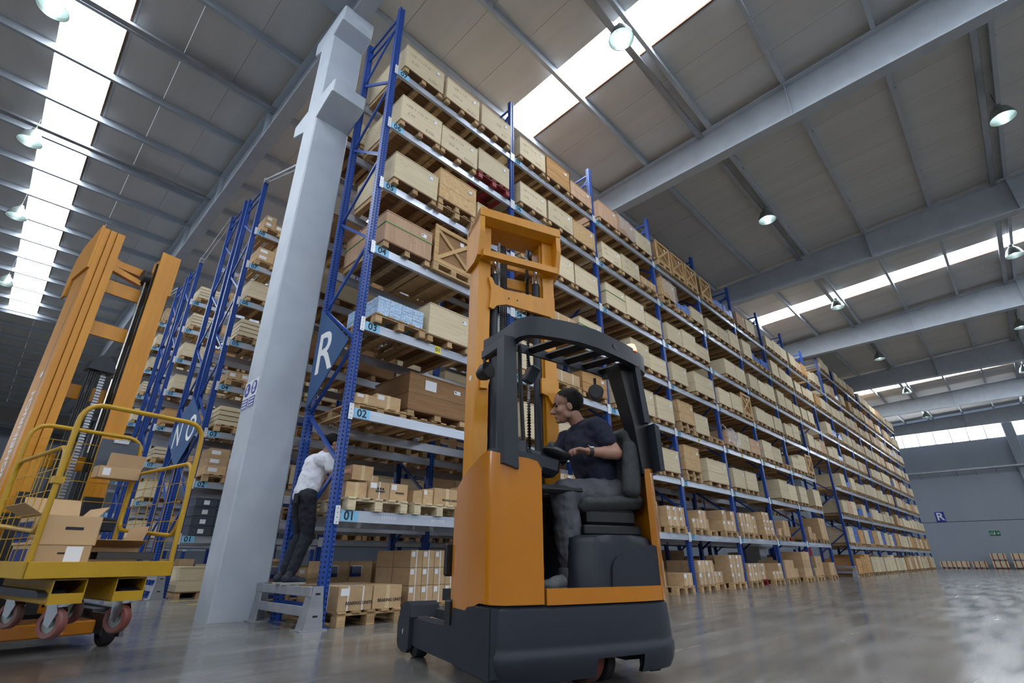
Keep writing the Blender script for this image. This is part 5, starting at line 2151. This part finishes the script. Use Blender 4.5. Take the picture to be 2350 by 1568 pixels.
def hand_shape(q, wrist, d, palm, thumb_side, curl=40, sc=1.0):
    """palm and five bent fingers; d along the hand, palm = palm normal, thumb_side = direction of the thumb"""
    d, palm = Vector(d).normalized(), Vector(palm).normalized()
    side = Vector(thumb_side)
    side = (side - d * side.dot(d)).normalized()
    palm = (palm - d * palm.dot(d)).normalized()
    w = Vector(wrist)
    for i in range(4):
        o = side * (0.03 - 0.02 * i) * sc
        q.capsule(w + d * 0.012 * sc + o * 0.8, w + d * 0.085 * sc + o, 0.014 * sc, 0.0115 * sc, 10)
    for i, L in enumerate((0.072, 0.08, 0.074, 0.058)):
        p = w + (d * 0.09 + side * (0.031 - 0.0205 * i)) * sc
        a = 0.0
        for j, fr in enumerate((0.45, 0.32, 0.23)):
            a += R(curl * (0.6, 1.0, 0.7)[j])
            dd = d * math.cos(a) + palm * math.sin(a)
            p2 = p + dd * (L * fr * sc)
            q.capsule(p, p2, (0.0098 - 0.001 * j) * sc, (0.0088 - 0.001 * j) * sc, 9)
            p = p2
    p = w + (d * 0.03 + side * 0.034) * sc
    for j, (L, aa) in enumerate(((0.045, 42), (0.034, 25), (0.028, 12))):
        dd = (d * math.cos(R(aa)) + side * math.sin(R(aa)) + palm * 0.45).normalized()
        p2 = p + dd * (L * sc)
        q.capsule(p, p2, (0.0125 - 0.0015 * j) * sc, (0.011 - 0.0015 * j) * sc, 9)
        p = p2


def shoe(parent, heel, toe, mat, sole_mat, laces=True, sc=1.0):
    heel, toe = Vector(heel), Vector(toe)
    d = (toe - heel)
    L = d.length
    d = d.normalized()
    up = Vector((0, 0, 1))
    sd = d.cross(up).normalized()
    up = sd.cross(d)
    M = Matrix((sd, d, up)).transposed()
    q = MB()
    q.ellipsoid(heel + d * 0.05 + up * 0.055, (0.042, 0.055, 0.05), M)
    q.ellipsoid(heel + d * (L * 0.45) + up * 0.05, (0.043, L * 0.38, 0.042), M)
    q.ellipsoid(heel + d * (L * 0.78) + up * 0.038, (0.048, L * 0.24, 0.032), M)
    q.capsule(heel + d * 0.065 + up * 0.06, heel + d * 0.075 + up * 0.105, 0.042, 0.042)
    sh = fuse(q, 'shoe', mat, parent, 0.007, 4)
    q = MB()
    pts = []
    for t_, w in ((0.0, 0.02), (0.04, 0.036), (0.2, 0.04), (0.45, 0.038), (0.7, 0.047), (0.88, 0.042), (0.97, 0.026), (1.01, 0.008)):
        pts.append((t_ * L, w))
    vs = []
    for z in (0.0, 0.022):
        for t_, w in pts:
            vs.append(tuple(heel + d * t_ + sd * w + up * z))
        for t_, w in reversed(pts):
            vs.append(tuple(heel + d * t_ - sd * w + up * z))
    n = len(pts) * 2
    q.add(vs, [list(range(n))[::-1], list(range(n, 2 * n))] + [[i, (i + 1) % n, n + (i + 1) % n, n + i] for i in range(n)])
    part(q, 'sole', sole_mat, sh)
    if laces:
        q = MB()
        for i in range(5):
            c = heel + d * (L * (0.42 + 0.075 * i)) + up * (0.094 - 0.010 * i)
            q.tube([c - sd * 0.022 - up * 0.006, c + up * 0.004, c + sd * 0.022 - up * 0.006], 0.0035, 5)
        part(q, 'lace', 'sole', sh)
    return sh


def limb(q, pts, extra=0.0):
    for (p0, r0), (p1, r1) in zip(pts[:-1], pts[1:]):
        q.capsule(p0, p1, r0 + extra, r1 + extra)


# driver, in the truck's own axes: x across (he faces -x), y towards the mast
drv = thing('person', 'seated driver in navy polo shirt and grey trousers steering the orange truck', 'person', TRK, TRZ)
HC = Vector((0.78, 0.42, 1.69))
hip = Vector((1.03, 0.40, 1.09))
chest = Vector((0.93, 0.40, 1.42))
neck = Vector((0.865, 0.41, 1.56))
shL, shR = Vector((0.90, 0.235, 1.515)), Vector((0.87, 0.60, 1.49))     # near (left) and far shoulder
elL, wrL = Vector((1.0, 0.17, 1.325)), Vector((0.76, 0.155, 1.315))
elR, wrR = Vector((0.76, 0.66, 1.25)), Vector((0.58, 0.5, 1.2))
knL, anL = Vector((0.615, 0.25, 1.045)), Vector((0.635, 0.22, 0.60))
knR, anR = Vector((0.56, 0.56, 1.05)), Vector((0.52, 0.52, 0.62))
hpL, hpR = Vector((1.02, 0.29, 1.06)), Vector((1.02, 0.52, 1.06))
q = MB()
FD, UPV = Vector((-0.9, 0.42, -0.08)), Vector((-0.2, 0.0, 1.0))
Mh, Ph = head_shape(q, HC, FD, UPV, 1.04)
q.capsule(neck - Vector((-0.02, 0, 0.03)), HC + Vector((0.035, -0.015, -0.06)), 0.058, 0.054)
q.capsule(hip, chest, 0.135, 0.15)
q.capsule(chest + Vector((0, -0.09, 0.05)), chest + Vector((0, 0.09, 0.05)), 0.105, 0.105)
limb(q, [(shL, 0.06), (elL, 0.045), (wrL, 0.028)])
limb(q, [(shR, 0.06), (elR, 0.045), (wrR, 0.028)])
limb(q, [(hpL, 0.088), (knL, 0.06), (anL, 0.042)])
limb(q, [(hpR, 0.088), (knR, 0.06), (anR, 0.042)])
q.capsule(elL, elL + (wrL - elL) * 0.45, 0.046, 0.043)
hand_shape(q, wrL, Vector((-1, 0.05, 0.12)), Vector((-0.15, 0.25, -1)), Vector((-0.15, 1, 0.1)), 48)
hand_shape(q, wrR, Vector((-1, -0.3, 0.25)), Vector((0, 0.2, -1)), Vector((0, -1, 0.1)), 50)
fuse(q, 'body', 'skin', drv, 0.0052, 4)
hair_cap(HC, Mh, 1.06, drv, 'hair_dark')
q = MB()
for s_ in (-1, 1):
    q.ellipsoid(Ph(s_ * 0.033, 0.086, 0.008), (0.011, 0.008, 0.005), Mh, 10, 8)
part(q, 'eye', 'hair_dark', drv)
for s_ in (-1, 1):
    q = MB()
    q.capsule(Ph(s_ * 0.018, 0.0985, 0.027), Ph(s_ * 0.052, 0.088, 0.029), 0.0055, 0.004, 8)
    part(q, 'eyebrow', 'hair_dark', drv)
q = MB()
q.capsule(hip + Vector((0.02, 0, -0.02)), chest, 0.168, 0.172)
q.capsule(hip + Vector((-0.05, -0.06, 0.05)), chest + Vector((-0.03, -0.05, -0.05)), 0.12, 0.13)
q.capsule(chest + Vector((0, -0.1, 0.06)), chest + Vector((0, 0.1, 0.06)), 0.122, 0.122)
limb(q, [(shL, 0.078), (shL + (elL - shL) * 0.52, 0.072)])
limb(q, [(shR, 0.078), (shR + (elR - shR) * 0.52, 0.07)])
q.capsule(neck + Vector((0.03, 0, -0.05)), neck + Vector((0.012, 0, 0.0)), 0.085, 0.07)
fuse(q, 'polo_shirt', 'polo_navy', drv, 0.0085, 5, wrinkle=0.028, wsize=0.07)
q = MB()
q.prism([(0.0, 0.0), (0.09, 0.03), (0.1, -0.03), (0.03, -0.05)], 1, -0.045, -0.04)
part(q, 'collar', 'polo_navy', drv, loc=tuple(neck + Vector((-0.09, -0.0, -0.015))))
q = MB()
q.capsule(hpL + Vector((0.03, 0.0, 0)), hpR + Vector((0.03, 0, 0)), 0.125, 0.125)
limb(q, [(hpL, 0.115), (knL, 0.093), (knL * 0.45 + anL * 0.55, 0.086), (anL + Vector((0, 0, 0.02)), 0.08)])
limb(q, [(hpR, 0.112), (knR, 0.085), (knR * 0.45 + anR * 0.55, 0.075), (anR + Vector((0, 0, 0.03)), 0.068)])
fuse(q, 'trousers', 'trousers_grey', drv, 0.0085, 4, wrinkle=0.03, wsize=0.065)
for a_ in (anL, anR):
    q = MB()
    q.lathe([(0.06, -0.035), (0.085, -0.04), (0.088, 0.0), (0.084, 0.015), (0.06, 0.01)], a_ + Vector((0, 0, -0.01)), 20)
    part(q, 'trouser_cuff', 'trousers_grey', drv)
shoe(drv, (0.67, 0.225, 0.475), (0.40, 0.19, 0.475), 'shoe_grey', 'sole')
shoe(drv, (0.56, 0.53, 0.475), (0.30, 0.5, 0.475), 'shoe_grey', 'sole')
q = MB()
wd_ = (wrL - elL).normalized()
Mw = wd_.to_track_quat('Z', 'Y').to_matrix()
q.lathe([(0.031, -0.014), (0.035, -0.014), (0.035, 0.014), (0.031, 0.014), (0.031, -0.014)], wrL - wd_ * 0.012, 20, 0, Mw)
wt = part(q, 'watch', 'truck_black', drv)
q = MB()
q.box(wrL - wd_ * 0.012 + Vector((0.0, -0.02, 0.03)), (0.034, 0.03, 0.012), 0, rotm(R(35), 0, 0), 0.003)
part(q, 'watch_case', 'chrome', wt)
q = MB()
q.lathe([(0.0098, -0.003), (0.0115, -0.003), (0.0115, 0.003), (0.0098, 0.003), (0.0098, -0.003)], wrL + Vector((-0.112, -0.0, -0.002)), 14, 0, rotm(0, R(90), 0))
part(q, 'ring', 'chrome', drv)

# worker leaning into the rack from the guard rail; he faces +x
wk = thing('person', 'worker in white T-shirt and dark jeans standing on the end guard, lifting a carton', 'person', (0, 0, 0))
WY = 0.62
whead = Vector((0.15, WY - 0.02, 1.985))
wneck = Vector((0.075, WY, 1.86))
wchest = Vector((0.0, WY, 1.70))
whip = Vector((-0.095, WY, 1.34))
hl, hr = Vector((-0.09, WY - 0.09, 1.3)), Vector((-0.09, WY + 0.09, 1.3))
kl, kr = Vector((-0.02, WY - 0.08, 0.90)), Vector((-0.03, WY + 0.08, 0.91))
al, ar = Vector((-0.135, WY - 0.07, 0.53)), Vector((-0.15, WY + 0.09, 0.53))
sl_, sr_ = Vector((0.035, WY - 0.19, 1.775)), Vector((0.045, WY + 0.19, 1.775))
el_, er_ = Vector((0.10, WY - 0.26, 1.58)), Vector((0.14, WY + 0.2, 1.58))
wl_, wr_ = Vector((0.32, WY - 0.2, 1.65)), Vector((0.34, WY + 0.12, 1.6))
q = MB()
FW, UW = Vector((0.93, -0.1, -0.38)), Vector((0.36, 0, 0.93))
Mw_, Pw = head_shape(q, whead, FW, UW, 0.98)
q.capsule(wneck + Vector((-0.01, 0, -0.03)), whead + Vector((-0.03, 0.005, -0.05)), 0.056, 0.052)
q.capsule(whip, wchest, 0.12, 0.14)
q.capsule(wchest + Vector((0, -0.1, 0.05)), wchest + Vector((0, 0.1, 0.05)), 0.09, 0.09)
limb(q, [(sl_, 0.052), (el_, 0.042), (wl_, 0.027)])
limb(q, [(sr_, 0.052), (er_, 0.042), (wr_, 0.027)])
q.capsule(el_, el_ + (wl_ - el_) * 0.4, 0.043, 0.04)
limb(q, [(hl, 0.085), (kl, 0.058), (al, 0.04)])
limb(q, [(hr, 0.085), (kr, 0.058), (ar, 0.04)])
hand_shape(q, wl_, Vector((1, 0.2, 0.05)), Vector((0.1, 1, -0.1)), Vector((0, 0, 1)), 35)
hand_shape(q, wr_, Vector((1, -0.15, 0.0)), Vector((0, -1, 0)), Vector((0, 0, 1)), 35)
fuse(q, 'body', 'skin', wk, 0.0055, 4)
hair_cap(whead, Mw_, 1.0, wk, 'hair_dark')
q = MB()
q.capsule(whip + Vector((0, 0, 0.02)), wchest, 0.135, 0.152)
q.capsule(wchest + Vector((0, -0.11, 0.05)), wchest + Vector((0, 0.11, 0.05)), 0.104, 0.104)
limb(q, [(sl_, 0.068), (sl_ + (el_ - sl_) * 0.6, 0.066)])
limb(q, [(sr_, 0.068), (sr_ + (er_ - sr_) * 0.6, 0.066)])
q.capsule(wchest + Vector((0.03, 0, 0.06)), wneck + Vector((-0.01, 0, -0.025)), 0.09, 0.066)
fuse(q, 'shirt', 'tee_white', wk, 0.0085, 5, wrinkle=0.028, wsize=0.07)
q = MB()
q.capsule(hl + Vector((0, 0.03, 0.02)), hr + Vector((0, -0.03, 0.02)), 0.125, 0.125)
limb(q, [(hl, 0.105), (kl, 0.078), (kl * 0.4 + al * 0.6, 0.065), (al + Vector((0, 0, -0.01)), 0.058)])
limb(q, [(hr, 0.105), (kr, 0.078), (kr * 0.4 + ar * 0.6, 0.065), (ar + Vector((0, 0, -0.01)), 0.058)])
fuse(q, 'jeans', 'jeans_dark', wk, 0.0085, 4, wrinkle=0.026, wsize=0.06)
q = MB()
q.bx(-0.235, -0.215, WY - 0.13, WY - 0.03, 1.24, 1.35, 0, 0.004)
part(q, 'back_pocket', 'jeans_dark', wk, rot=(0, 0, 0))
shoe(wk, (-0.235, WY - 0.08, 0.397), (0.03, WY - 0.1, 0.397), 'shoe_navy', 'sole')
shoe(wk, (-0.25, WY + 0.1, 0.397), (0.01, WY + 0.09, 0.397), 'shoe_navy', 'sole')
bx_ = carton(0.37, 0.66, WY - 0.21, WY + 0.1, 1.56, 1.74, 'brown carton held up in the hands of the worker in white', None, 'p')

# ================================================================== order truck with lifted trolley
QO = (-2.25, 0.35, 0.0)
QZ = math.atan2(0.162, 0.987)
t2 = thing('reach_truck', 'second orange truck with tall mast carrying the yellow trolley on its forks', 'forklift', QO, QZ)
MX0, MX1 = -0.45, 0.22
for s_, xo in ((1, MX0), (-1, MX1)):
    for i in range(3):
        q = MB()
        a = xo + s_ * 0.052 * i
        yf = -0.1 - 0.02 * i
        yb = 0.30 - 0.05 * i
        pr_ = [(a, yf), (a, yb), (a + s_ * 0.012, yb), (a + s_ * 0.012, yf + 0.03), (a + s_ * 0.048, yf + 0.03), (a + s_ * 0.048, yf)]
        if i == 2:
            pr_ = [(a, yf), (a, yb), (a + s_ * 0.012, yb), (a + s_ * 0.012, yf + 0.02), (a + s_ * 0.06, yf + 0.02), (a + s_ * 0.06, yf)]
        q.prism(pr_, 2, 0.25, 3.6 - 0.01 * i)
        part(q, 'mast_channel', 'mast_orange', t2)
    q = MB()
    a = xo + s_ * 0.148
    q.bx(min(xo, a), max(xo, a), 0.0, 0.02, 0.3, 3.5)
    part(q, 'channel_web', 'truck_black', t2)
q = MB()
q.prism([(-0.1, 3.62), (0.3, 3.52), (0.42, 3.42), (0.46, 3.2), (0.44, 2.98), (0.34, 2.98), (0.3, 3.15), (-0.1, 3.15)], 0, MX0 - 0.02, MX0 - 0.001)
part(q, 'head_cheek', 'mast_orange', t2)
q = MB()
q.prism([(-0.1, 3.6), (0.3, 3.5), (0.3, 3.0), (-0.1, 3.15)], 0, MX1 + 0.001, MX1 + 0.02)
part(q, 'head_cheek', 'mast_orange', t2)
for z0, z1, yy in ((3.0, 3.14, -0.02), (2.56, 2.7, -0.02), (1.95, 2.08, -0.02), (1.35, 1.47, -0.02)):
    q = MB()
    q.bx(MX0 + 0.1, MX1 - 0.1, yy, yy + 0.02, z0, z1, 0, 0.003)
    part(q, 'cross_tie', 'mast_orange', t2)
q = MB()
q.prism([(MX0 + 0.1, 3.56), (MX0 + 0.16, 3.46), (MX0 + 0.26, 3.42), (MX1 - 0.16, 3.42), (MX1 - 0.1, 3.45), (MX1 - 0.1, 3.33), (MX0 + 0.1, 3.36)], 1, 0.1, 0.16)
part(q, 'head_beam', 'mast_orange', t2)
q = MB()
q.prism([(MX0 + 0.1, 3.3), (-0.02, 3.22), (-0.02, 3.17), (MX0 + 0.1, 3.24)], 1, -0.06, 0.0)
part(q, 'head_bar', 'mast_orange', t2)
q = MB()
q.lathe([(0.0, -0.03), (0.08, -0.03), (0.085, 0), (0.08, 0.03), (0, 0.03)], (0.0, -0.04, 3.27), 24, 0, rotm(0, R(90), 0))
part(q, 'chain_pulley', 'truck_black', t2)
for i, dx in enumerate((0.02, 0.04, 0.06, 0.08, 0.1)):
    q = MB()
    q.tube([(dx, -0.07 + 0.01 * (i % 2), 0.5), (dx, -0.07 + 0.01 * (i % 2), 3.3)], 0.0085, 6)
    part(q, 'hose', 'truck_black', t2)
q = MB()
q.cyl((0.0, -0.1, 1.5), (0.0, -0.1, 3.2), 0.008, 8)
part(q, 'guide_rod', 'chrome', t2)
q = MB()
q.cyl((-0.16, -0.12, 0.5), (-0.16, -0.12, 2.0), 0.03, 14)
part(q, 'lift_cylinder', 'truck_black', t2)
q = MB()
q.cyl((-0.16, -0.12, 2.0), (-0.16, -0.12, 2.2), 0.02, 14)
part(q, 'piston_rod', 'chrome', t2)
q = MB()
q.prism([(-0.22, 2.2), (-0.2, 2.29), (-0.15, 2.34), (-0.09, 2.34), (-0.04, 2.29), (-0.02, 2.2)], 1, -0.2, -0.06)
part(q, 'pulley_cover', 'truck_grey', t2)
q = MB()
for i in range(64):
    z = 0.55 + i * 0.0255
    q.bx(-0.1, -0.06, -0.138, -0.12, z, z + 0.014)
q.bx(-0.095, -0.065, -0.125, -0.115, 0.55, 2.2)
tag(part(q, 'lift_chain', 'galvanised', t2), kind='stuff')
for i in range(5):
    q = MB()
    q.tube([(-0.215 + 0.016 * i, -0.16 + 0.012 * (i % 2), 0.6), (-0.2 + 0.016 * i, -0.16, 2.2)], 0.008, 6)
    part(q, 'hose', 'truck_black', t2)
# lettering running up the mast side and a warning disc
put(text_mesh('JUNGHEINRICH', 0.13, 'sign_white', bold=0.003), 'lettering', t2, (MX0 - 0.0015, 0.09, 1.52), Matrix(((0, 0, -1), (0, -1, 0), (-1, 0, 0))).to_euler() if False else Euler((R(90), R(-90), R(-90))))
q = MB()
q.lathe([(0, 0), (0.03, 0), (0.03, 0.002), (0, 0.002)], (MX0 - 0.001, 0.06, 2.12), 18, 0, rotm(0, R(-90), 0), False)
part(q, 'warning_disc', 'sign_white', t2)
q = MB()
q.bx(-0.5, 0.3, -0.3, -0.24, 0.86, 0.97, 0, 0.01)
q.bx(-0.5, 0.3, -0.3, -0.24, 0.5, 0.6, 0, 0.01)
part(q, 'fork_carriage', 'truck_grey', t2)
for x in (-0.39, 0.02):
    q = MB()
    q.prism([(-0.3, 0.43), (-0.3, 1.12), (-0.35, 1.12), (-0.35, 0.49), (-1.5, 0.485), (-1.57, 0.47), (-1.57, 0.45)], 0, x, x + 0.13)
    part(q, 'fork', 'truck_grey', t2)
for x, s_ in ((0.48, 1), (-0.82, 1)):
    q = MB()
    q.prism([(-0.3, 0.07), (-0.28, 0.2), (-0.2, 0.27), (0.0, 0.27), (1.6, 0.3), (1.6, 0.08)], 0, x + 0.07, x + 0.1)
    lg = part(q, 'support_leg', 'dark_steel', t2)
    q = MB()
    q.bx(x - 0.03, x - 0.01, -0.2, 1.5, 0.09, 0.24)
    q.bx(x - 0.03, x + 0.08, 0.1, 1.5, 0.2, 0.26)
    part(q, 'leg_plate', 'dark_steel', lg)
    wheel(lg, (x + 0.03, -0.14, 0.13), 0.13, 0.085, 0, 'rubber', 'load_wheel')
for x in (-0.3, 0.16):
    q = MB()
    q.prism([(-0.24, 0.12), (-0.2, 0.3), (-0.1, 0.42), (0.1, 0.42), (0.1, 0.1)], 0, x - 0.03, x + 0.03)
    part(q, 'mast_foot', 'truck_orange', t2)
q = MB()
q.bx(-0.75, 0.4, -0.2, 0.3, 0.1, 0.2, 0, 0.01)
part(q, 'reach_carriage', 'truck_orange', t2)
q = MB()
q.bx(-0.72, 0.5, 0.75, 1.5, 0.15, 0.95, 0, 0.05)
part(q, 'battery_box', 'truck_black', t2)
q = MB()
q.bx(-0.7, 0.5, 1.5, 2.5, 0.1, 1.1, 0, 0.06)
part(q, 'truck_body', 'truck_orange', t2)
q = MB()
for x in (-0.6, 0.42):
    for y in (1.55, 2.4):
        q.bx(x - 0.03, x + 0.03, y - 0.03, y + 0.03, 1.1, 2.1)
q.bx(-0.65, 0.47, 1.5, 2.45, 2.1, 2.14)
part(q, 'overhead_guard', 'truck_grey', t2)

# yellow trolley hanging on the forks
tr = thing('order_trolley', 'worn yellow order picking trolley with tube hoops and wire sides, lifted on forks', 'trolley', QO, QZ)
TX0, TX1, TY0, TY1, TZ = -0.503, 0.263, -1.63, -0.5, 0.638
q = MB()
for (x0, x1, y0, y1) in ((TX0, TX1, TY0, TY0 + 0.012), (TX0, TX1, TY1 - 0.012, TY1), (TX0, TX0 + 0.012, TY0, TY1), (TX1 - 0.012, TX1, TY0, TY1)):
    q.bx(x0, x1, y0, y1, TZ - 0.088, TZ, 0, 0.002)
part(q, 'rim', 'trolley_yellow', tr)
q = MB()
q.bx(TX0 + 0.01, TX1 - 0.01, TY0 + 0.01, TY1 - 0.01, TZ - 0.03, TZ - 0.01)
part(q, 'deck', 'trolley_yellow', tr)
for x in (-0.345, -0.03):
    q = MB()
    w = 0.165
    for (a, b_, z0, z1) in ((x, x + w, 0.538, 0.545), (x, x + w, 0.412, 0.419), (x, x + 0.006, 0.412, 0.545), (x + w - 0.006, x + w, 0.412, 0.545)):
        q.bx(a, b_, TY0 + 0.03, TY1 - 0.1, z0, z1)
    q.bx(x, x + w, TY0 + 0.028, TY0 + 0.034, 0.412, 0.468)
    part(q, 'fork_pocket', 'trolley_yellow', tr)
for x in (-0.27, 0.055):
    for y in (TY0 + 0.1, TY1 - 0.2):
        q = MB()
        rz = R(28)
        for s_ in (-1, 1):
            q.prism([(-0.03, 0.10), (0.03, 0.10), (0.02, 0.0), (-0.02, -0.02), (-0.05, 0.06)], 0, s_ * 0.034 - 0.003, s_ * 0.034 + 0.003)
        q.bx(-0.045, 0.045, -0.04, 0.04, 0.095, 0.105)
        cs = part(q, 'castor', 'chrome', tr, loc=(x, y, 0.31), rot=(0, 0, rz))
        wheel(cs, (0, 0, 0), 0.082, 0.052, 0, 'wheel_red', 'castor_wheel')


def hoop(pts, r_=0.016, rad=0.09, name='hoop'):
    """tube through corner points with rounded bends"""
    P = [Vector(p) for p in pts]
    out = [P[0]]
    for i in range(1, len(P) - 1):
        a, b_, c = P[i - 1], P[i], P[i + 1]
        d0, d1 = (a - b_).normalized(), (c - b_).normalized()
        rr_ = min(rad, (a - b_).length * 0.49, (c - b_).length * 0.49)
        p0, p1 = b_ + d0 * rr_, b_ + d1 * rr_
        for j in range(7):
            t_ = j / 6
            out.append(p0 * (1 - t_) ** 2 + b_ * 2 * t_ * (1 - t_) + p1 * t_ ** 2)
    out.append(P[-1])
    q = MB()
    q.tube(out, r_, 10)
    return part(q, name, 'trolley_yellow', tr)


hx0, hx1 = TX0 + 0.012, TX1 - 0.015
fy, by = TY0 + 0.02, TY1 - 0.02
hoop([(hx0, fy, TZ - 0.02), (hx0, fy, 1.575), (hx1, fy, 1.575), (hx1, fy, TZ - 0.02)], rad=0.13)
hoop([(hx0, by, TZ - 0.02), (hx0, by, 1.6), (hx1, by, 1.6), (hx1, by, TZ - 0.02)], rad=0.13)
for x in (hx0, hx1):
    hoop([(x, fy, 0.98), (x, fy + 0.04, 1.30), (x, by - 0.04, 1.30), (x, by - 0.02, 0.87), (x, fy + 0.05, 0.80), (x, fy, 0.98)], 0.014, 0.1, 'side_rail')
q = MB()
q.bx(hx0 - 0.028, hx0 + 0.028, fy - 0.022, fy + 0.03, 1.07, 1.11)
part(q, 'bracket', 'trolley_yellow', tr)


def grid(fix, a0, a1, z0, z1, na, nz, axis):
    q = MB()
    for i in range(na + 1):
        a = a0 + (a1 - a0) * i / na
        p = (lambda z: (fix, a, z)) if axis == 'y' else (lambda z: (a, fix, z))
        q.tube([p(z0), p(z1)], 0.0028, 5)
    for j in range(nz + 1):
        z = z0 + (z1 - z0) * j / nz
        p = (lambda t_: (fix, t_, z)) if axis == 'y' else (lambda t_: (t_, fix, z))
        q.tube([p(a0), p(a1)], 0.0028, 5)
    tag(part(q, 'wire_side', 'trolley_yellow', tr), kind='stuff')


grid(by, hx0, hx1, TZ, 1.5, 5, 6, 'x')
grid(hx1, fy + 0.02, by - 0.02, TZ, 1.3, 7, 5, 'y')
grid(hx0, fy + 0.02, by - 0.02, TZ, 1.3, 7, 5, 'y')


# loads on the trolley, in the trolley's axes
def tcarton(x0, x1, y0, y1, z0, h, label, open_=False, text=None, flaps=(), sheet=False):
    M = Matrix.Rotation(QZ, 3, 'Z')
    p = M @ Vector((x0, y0, 0)) + Vector(QO)
    w, d = x1 - x0, y1 - y0
    t = thing('carton', label, 'carton', (p.x, p.y, z0), QZ)
    e = 0.004
    q = MB()
    if open_:
        for (a, b_, c, f_) in ((0, w, 0, e), (0, w, d - e, d), (0, e, 0, d), (w - e, w, 0, d)):
            q.bx(a, b_, c, f_, 0, h)
        q.bx(0, w, 0, d, 0, e)
    else:
        q.bx(0, w, 0, d, 0, h)
    part(q, 'box_body', 'carton', t)
    for (a, b_, c) in flaps:             # hinge point, direction vector, width vector
        q = MB()
        a, b_, c = Vector(a), Vector(b_), Vector(c)
        nrm = b_.cross(c).normalized() * 0.003
        vs = [a, a + c, a + c + b_, a + b_]
        q.add([tuple(v) for v in vs] + [tuple(v + nrm) for v in vs], [(0, 1, 2, 3), (7, 6, 5, 4), (0, 4, 5, 1), (1, 5, 6, 2), (2, 6, 7, 3), (3, 7, 4, 0)])
        part(q, 'flap', 'carton', t)
    q = MB()
    q.bx(w * 0.42, w * 0.72, -0.0015, 0, h * 0.52, h * 0.62, 0)
    part(q, 'hand_hole', 'truck_black', t)
    if sheet:
        q = MB()
        q.bx(w * 0.55, w * 0.85, -0.003, -0.0015, h * 0.05, h * 0.95)
        part(q, 'label_sheet', 'paper_white', t)
    q = MB()
    q.bx(-0.002, 0, d * 0.25, d * 0.95, h * 0.1, h * 0.8)
    part(q, 'print_patch', 'carton_print', t)
    return t


tcarton(-0.47, -0.19, -1.52, -1.1, TZ - 0.01, 0.1, 'lower brown carton with a white bar code sheet on the trolley', sheet=True)
tcarton(-0.475, -0.17, -1.5, -1.05, TZ + 0.092, 0.17, 'upper open carton with hand hole and blue print on the trolley', open_=True,
        flaps=(((0, 0.45, 0.17), (0, 0.06, 0.13), (0.305, 0, 0)), ((0, 0, 0.17), (-0.1, 0, 0.06), (0, 0.45, 0)), ((0.305, 0.1, 0.17), (0.05, 0, 0.07), (0, 0.35, 0))))
tcarton(-0.12, 0.16, -1.28, -0.95, TZ - 0.01, 0.1, 'open flat carton with raised flaps beside the steel profile on the trolley', open_=True,
        flaps=(((0, 0, 0.1), (-0.02, -0.14, 0.04), (0.28, 0, 0)), ((0.28, 0, 0.1), (0.03, 0, 0.14), (0, 0.33, 0))))
M3 = Matrix.Rotation(QZ, 3, 'Z')
p_ = M3 @ Vector((0.06, -1.42, 0)) + Vector(QO)
sp_ = thing('steel_profile', 'grey square steel tube lying across the trolley deck', 'profile', (p_.x, p_.y, TZ + 0.012), QZ + R(14))
q = MB()
for (y0, y1, z0, z1) in ((-0.035, 0.035, 0, 0.004), (-0.035, 0.035, 0.041, 0.045), (-0.035, -0.031, 0, 0.045), (0.031, 0.035, 0, 0.045)):
    q.bx(-0.22, 0.15, y0, y1, z0, z1)
part(q, 'tube_wall', 'dark_steel', sp_)
# clip board and carton hung on the back hoop
p_ = M3 @ Vector((-0.03, by - 0.03, 0)) + Vector(QO)
cb = thing('document_pouch', 'dark grey document pouch with a steel clip hung on the trolley hoop', 'pouch', (p_.x, p_.y, 1.29), QZ)
q = MB()
q.bx(-0.02, 0.25, 0.0, 0.012, 0, 0.27, 0, 0.003)
part(q, 'pouch', 'bin_grey', cb)
q = MB()
q.bx(0.06, 0.17, -0.008, 0.0, 0.245, 0.275, 0, 0.003)
part(q, 'clip', 'chrome', cb)
p_ = M3 @ Vector((-0.05, by - 0.17, 0)) + Vector(QO)
hb = thing('carton', 'open shallow carton with a raised lid hung on the trolley hoop', 'carton', (p_.x, p_.y, 1.24), QZ)
q = MB()
q.bx(0, 0.29, 0.0, 0.004, 0, 0.09)
q.bx(0, 0.29, 0.12, 0.124, 0, 0.09)
q.bx(0, 0.004, 0, 0.124, 0, 0.09)
q.bx(0.286, 0.29, 0, 0.124, 0, 0.09)
q.bx(0, 0.29, 0, 0.124, 0, 0.004)
part(q, 'box_body', 'carton', hb)
q = MB()
q.box((0.17, 0.0, 0.14), (0.25, 0.004, 0.11), 0, rotm(R(10), 0, 0))
part(q, 'flap', 'carton', hb)
q = MB()
q.bx(0.03, 0.08, -0.002, 0, 0.02, 0.075)
part(q, 'label_sheet', 'paper_white', hb)
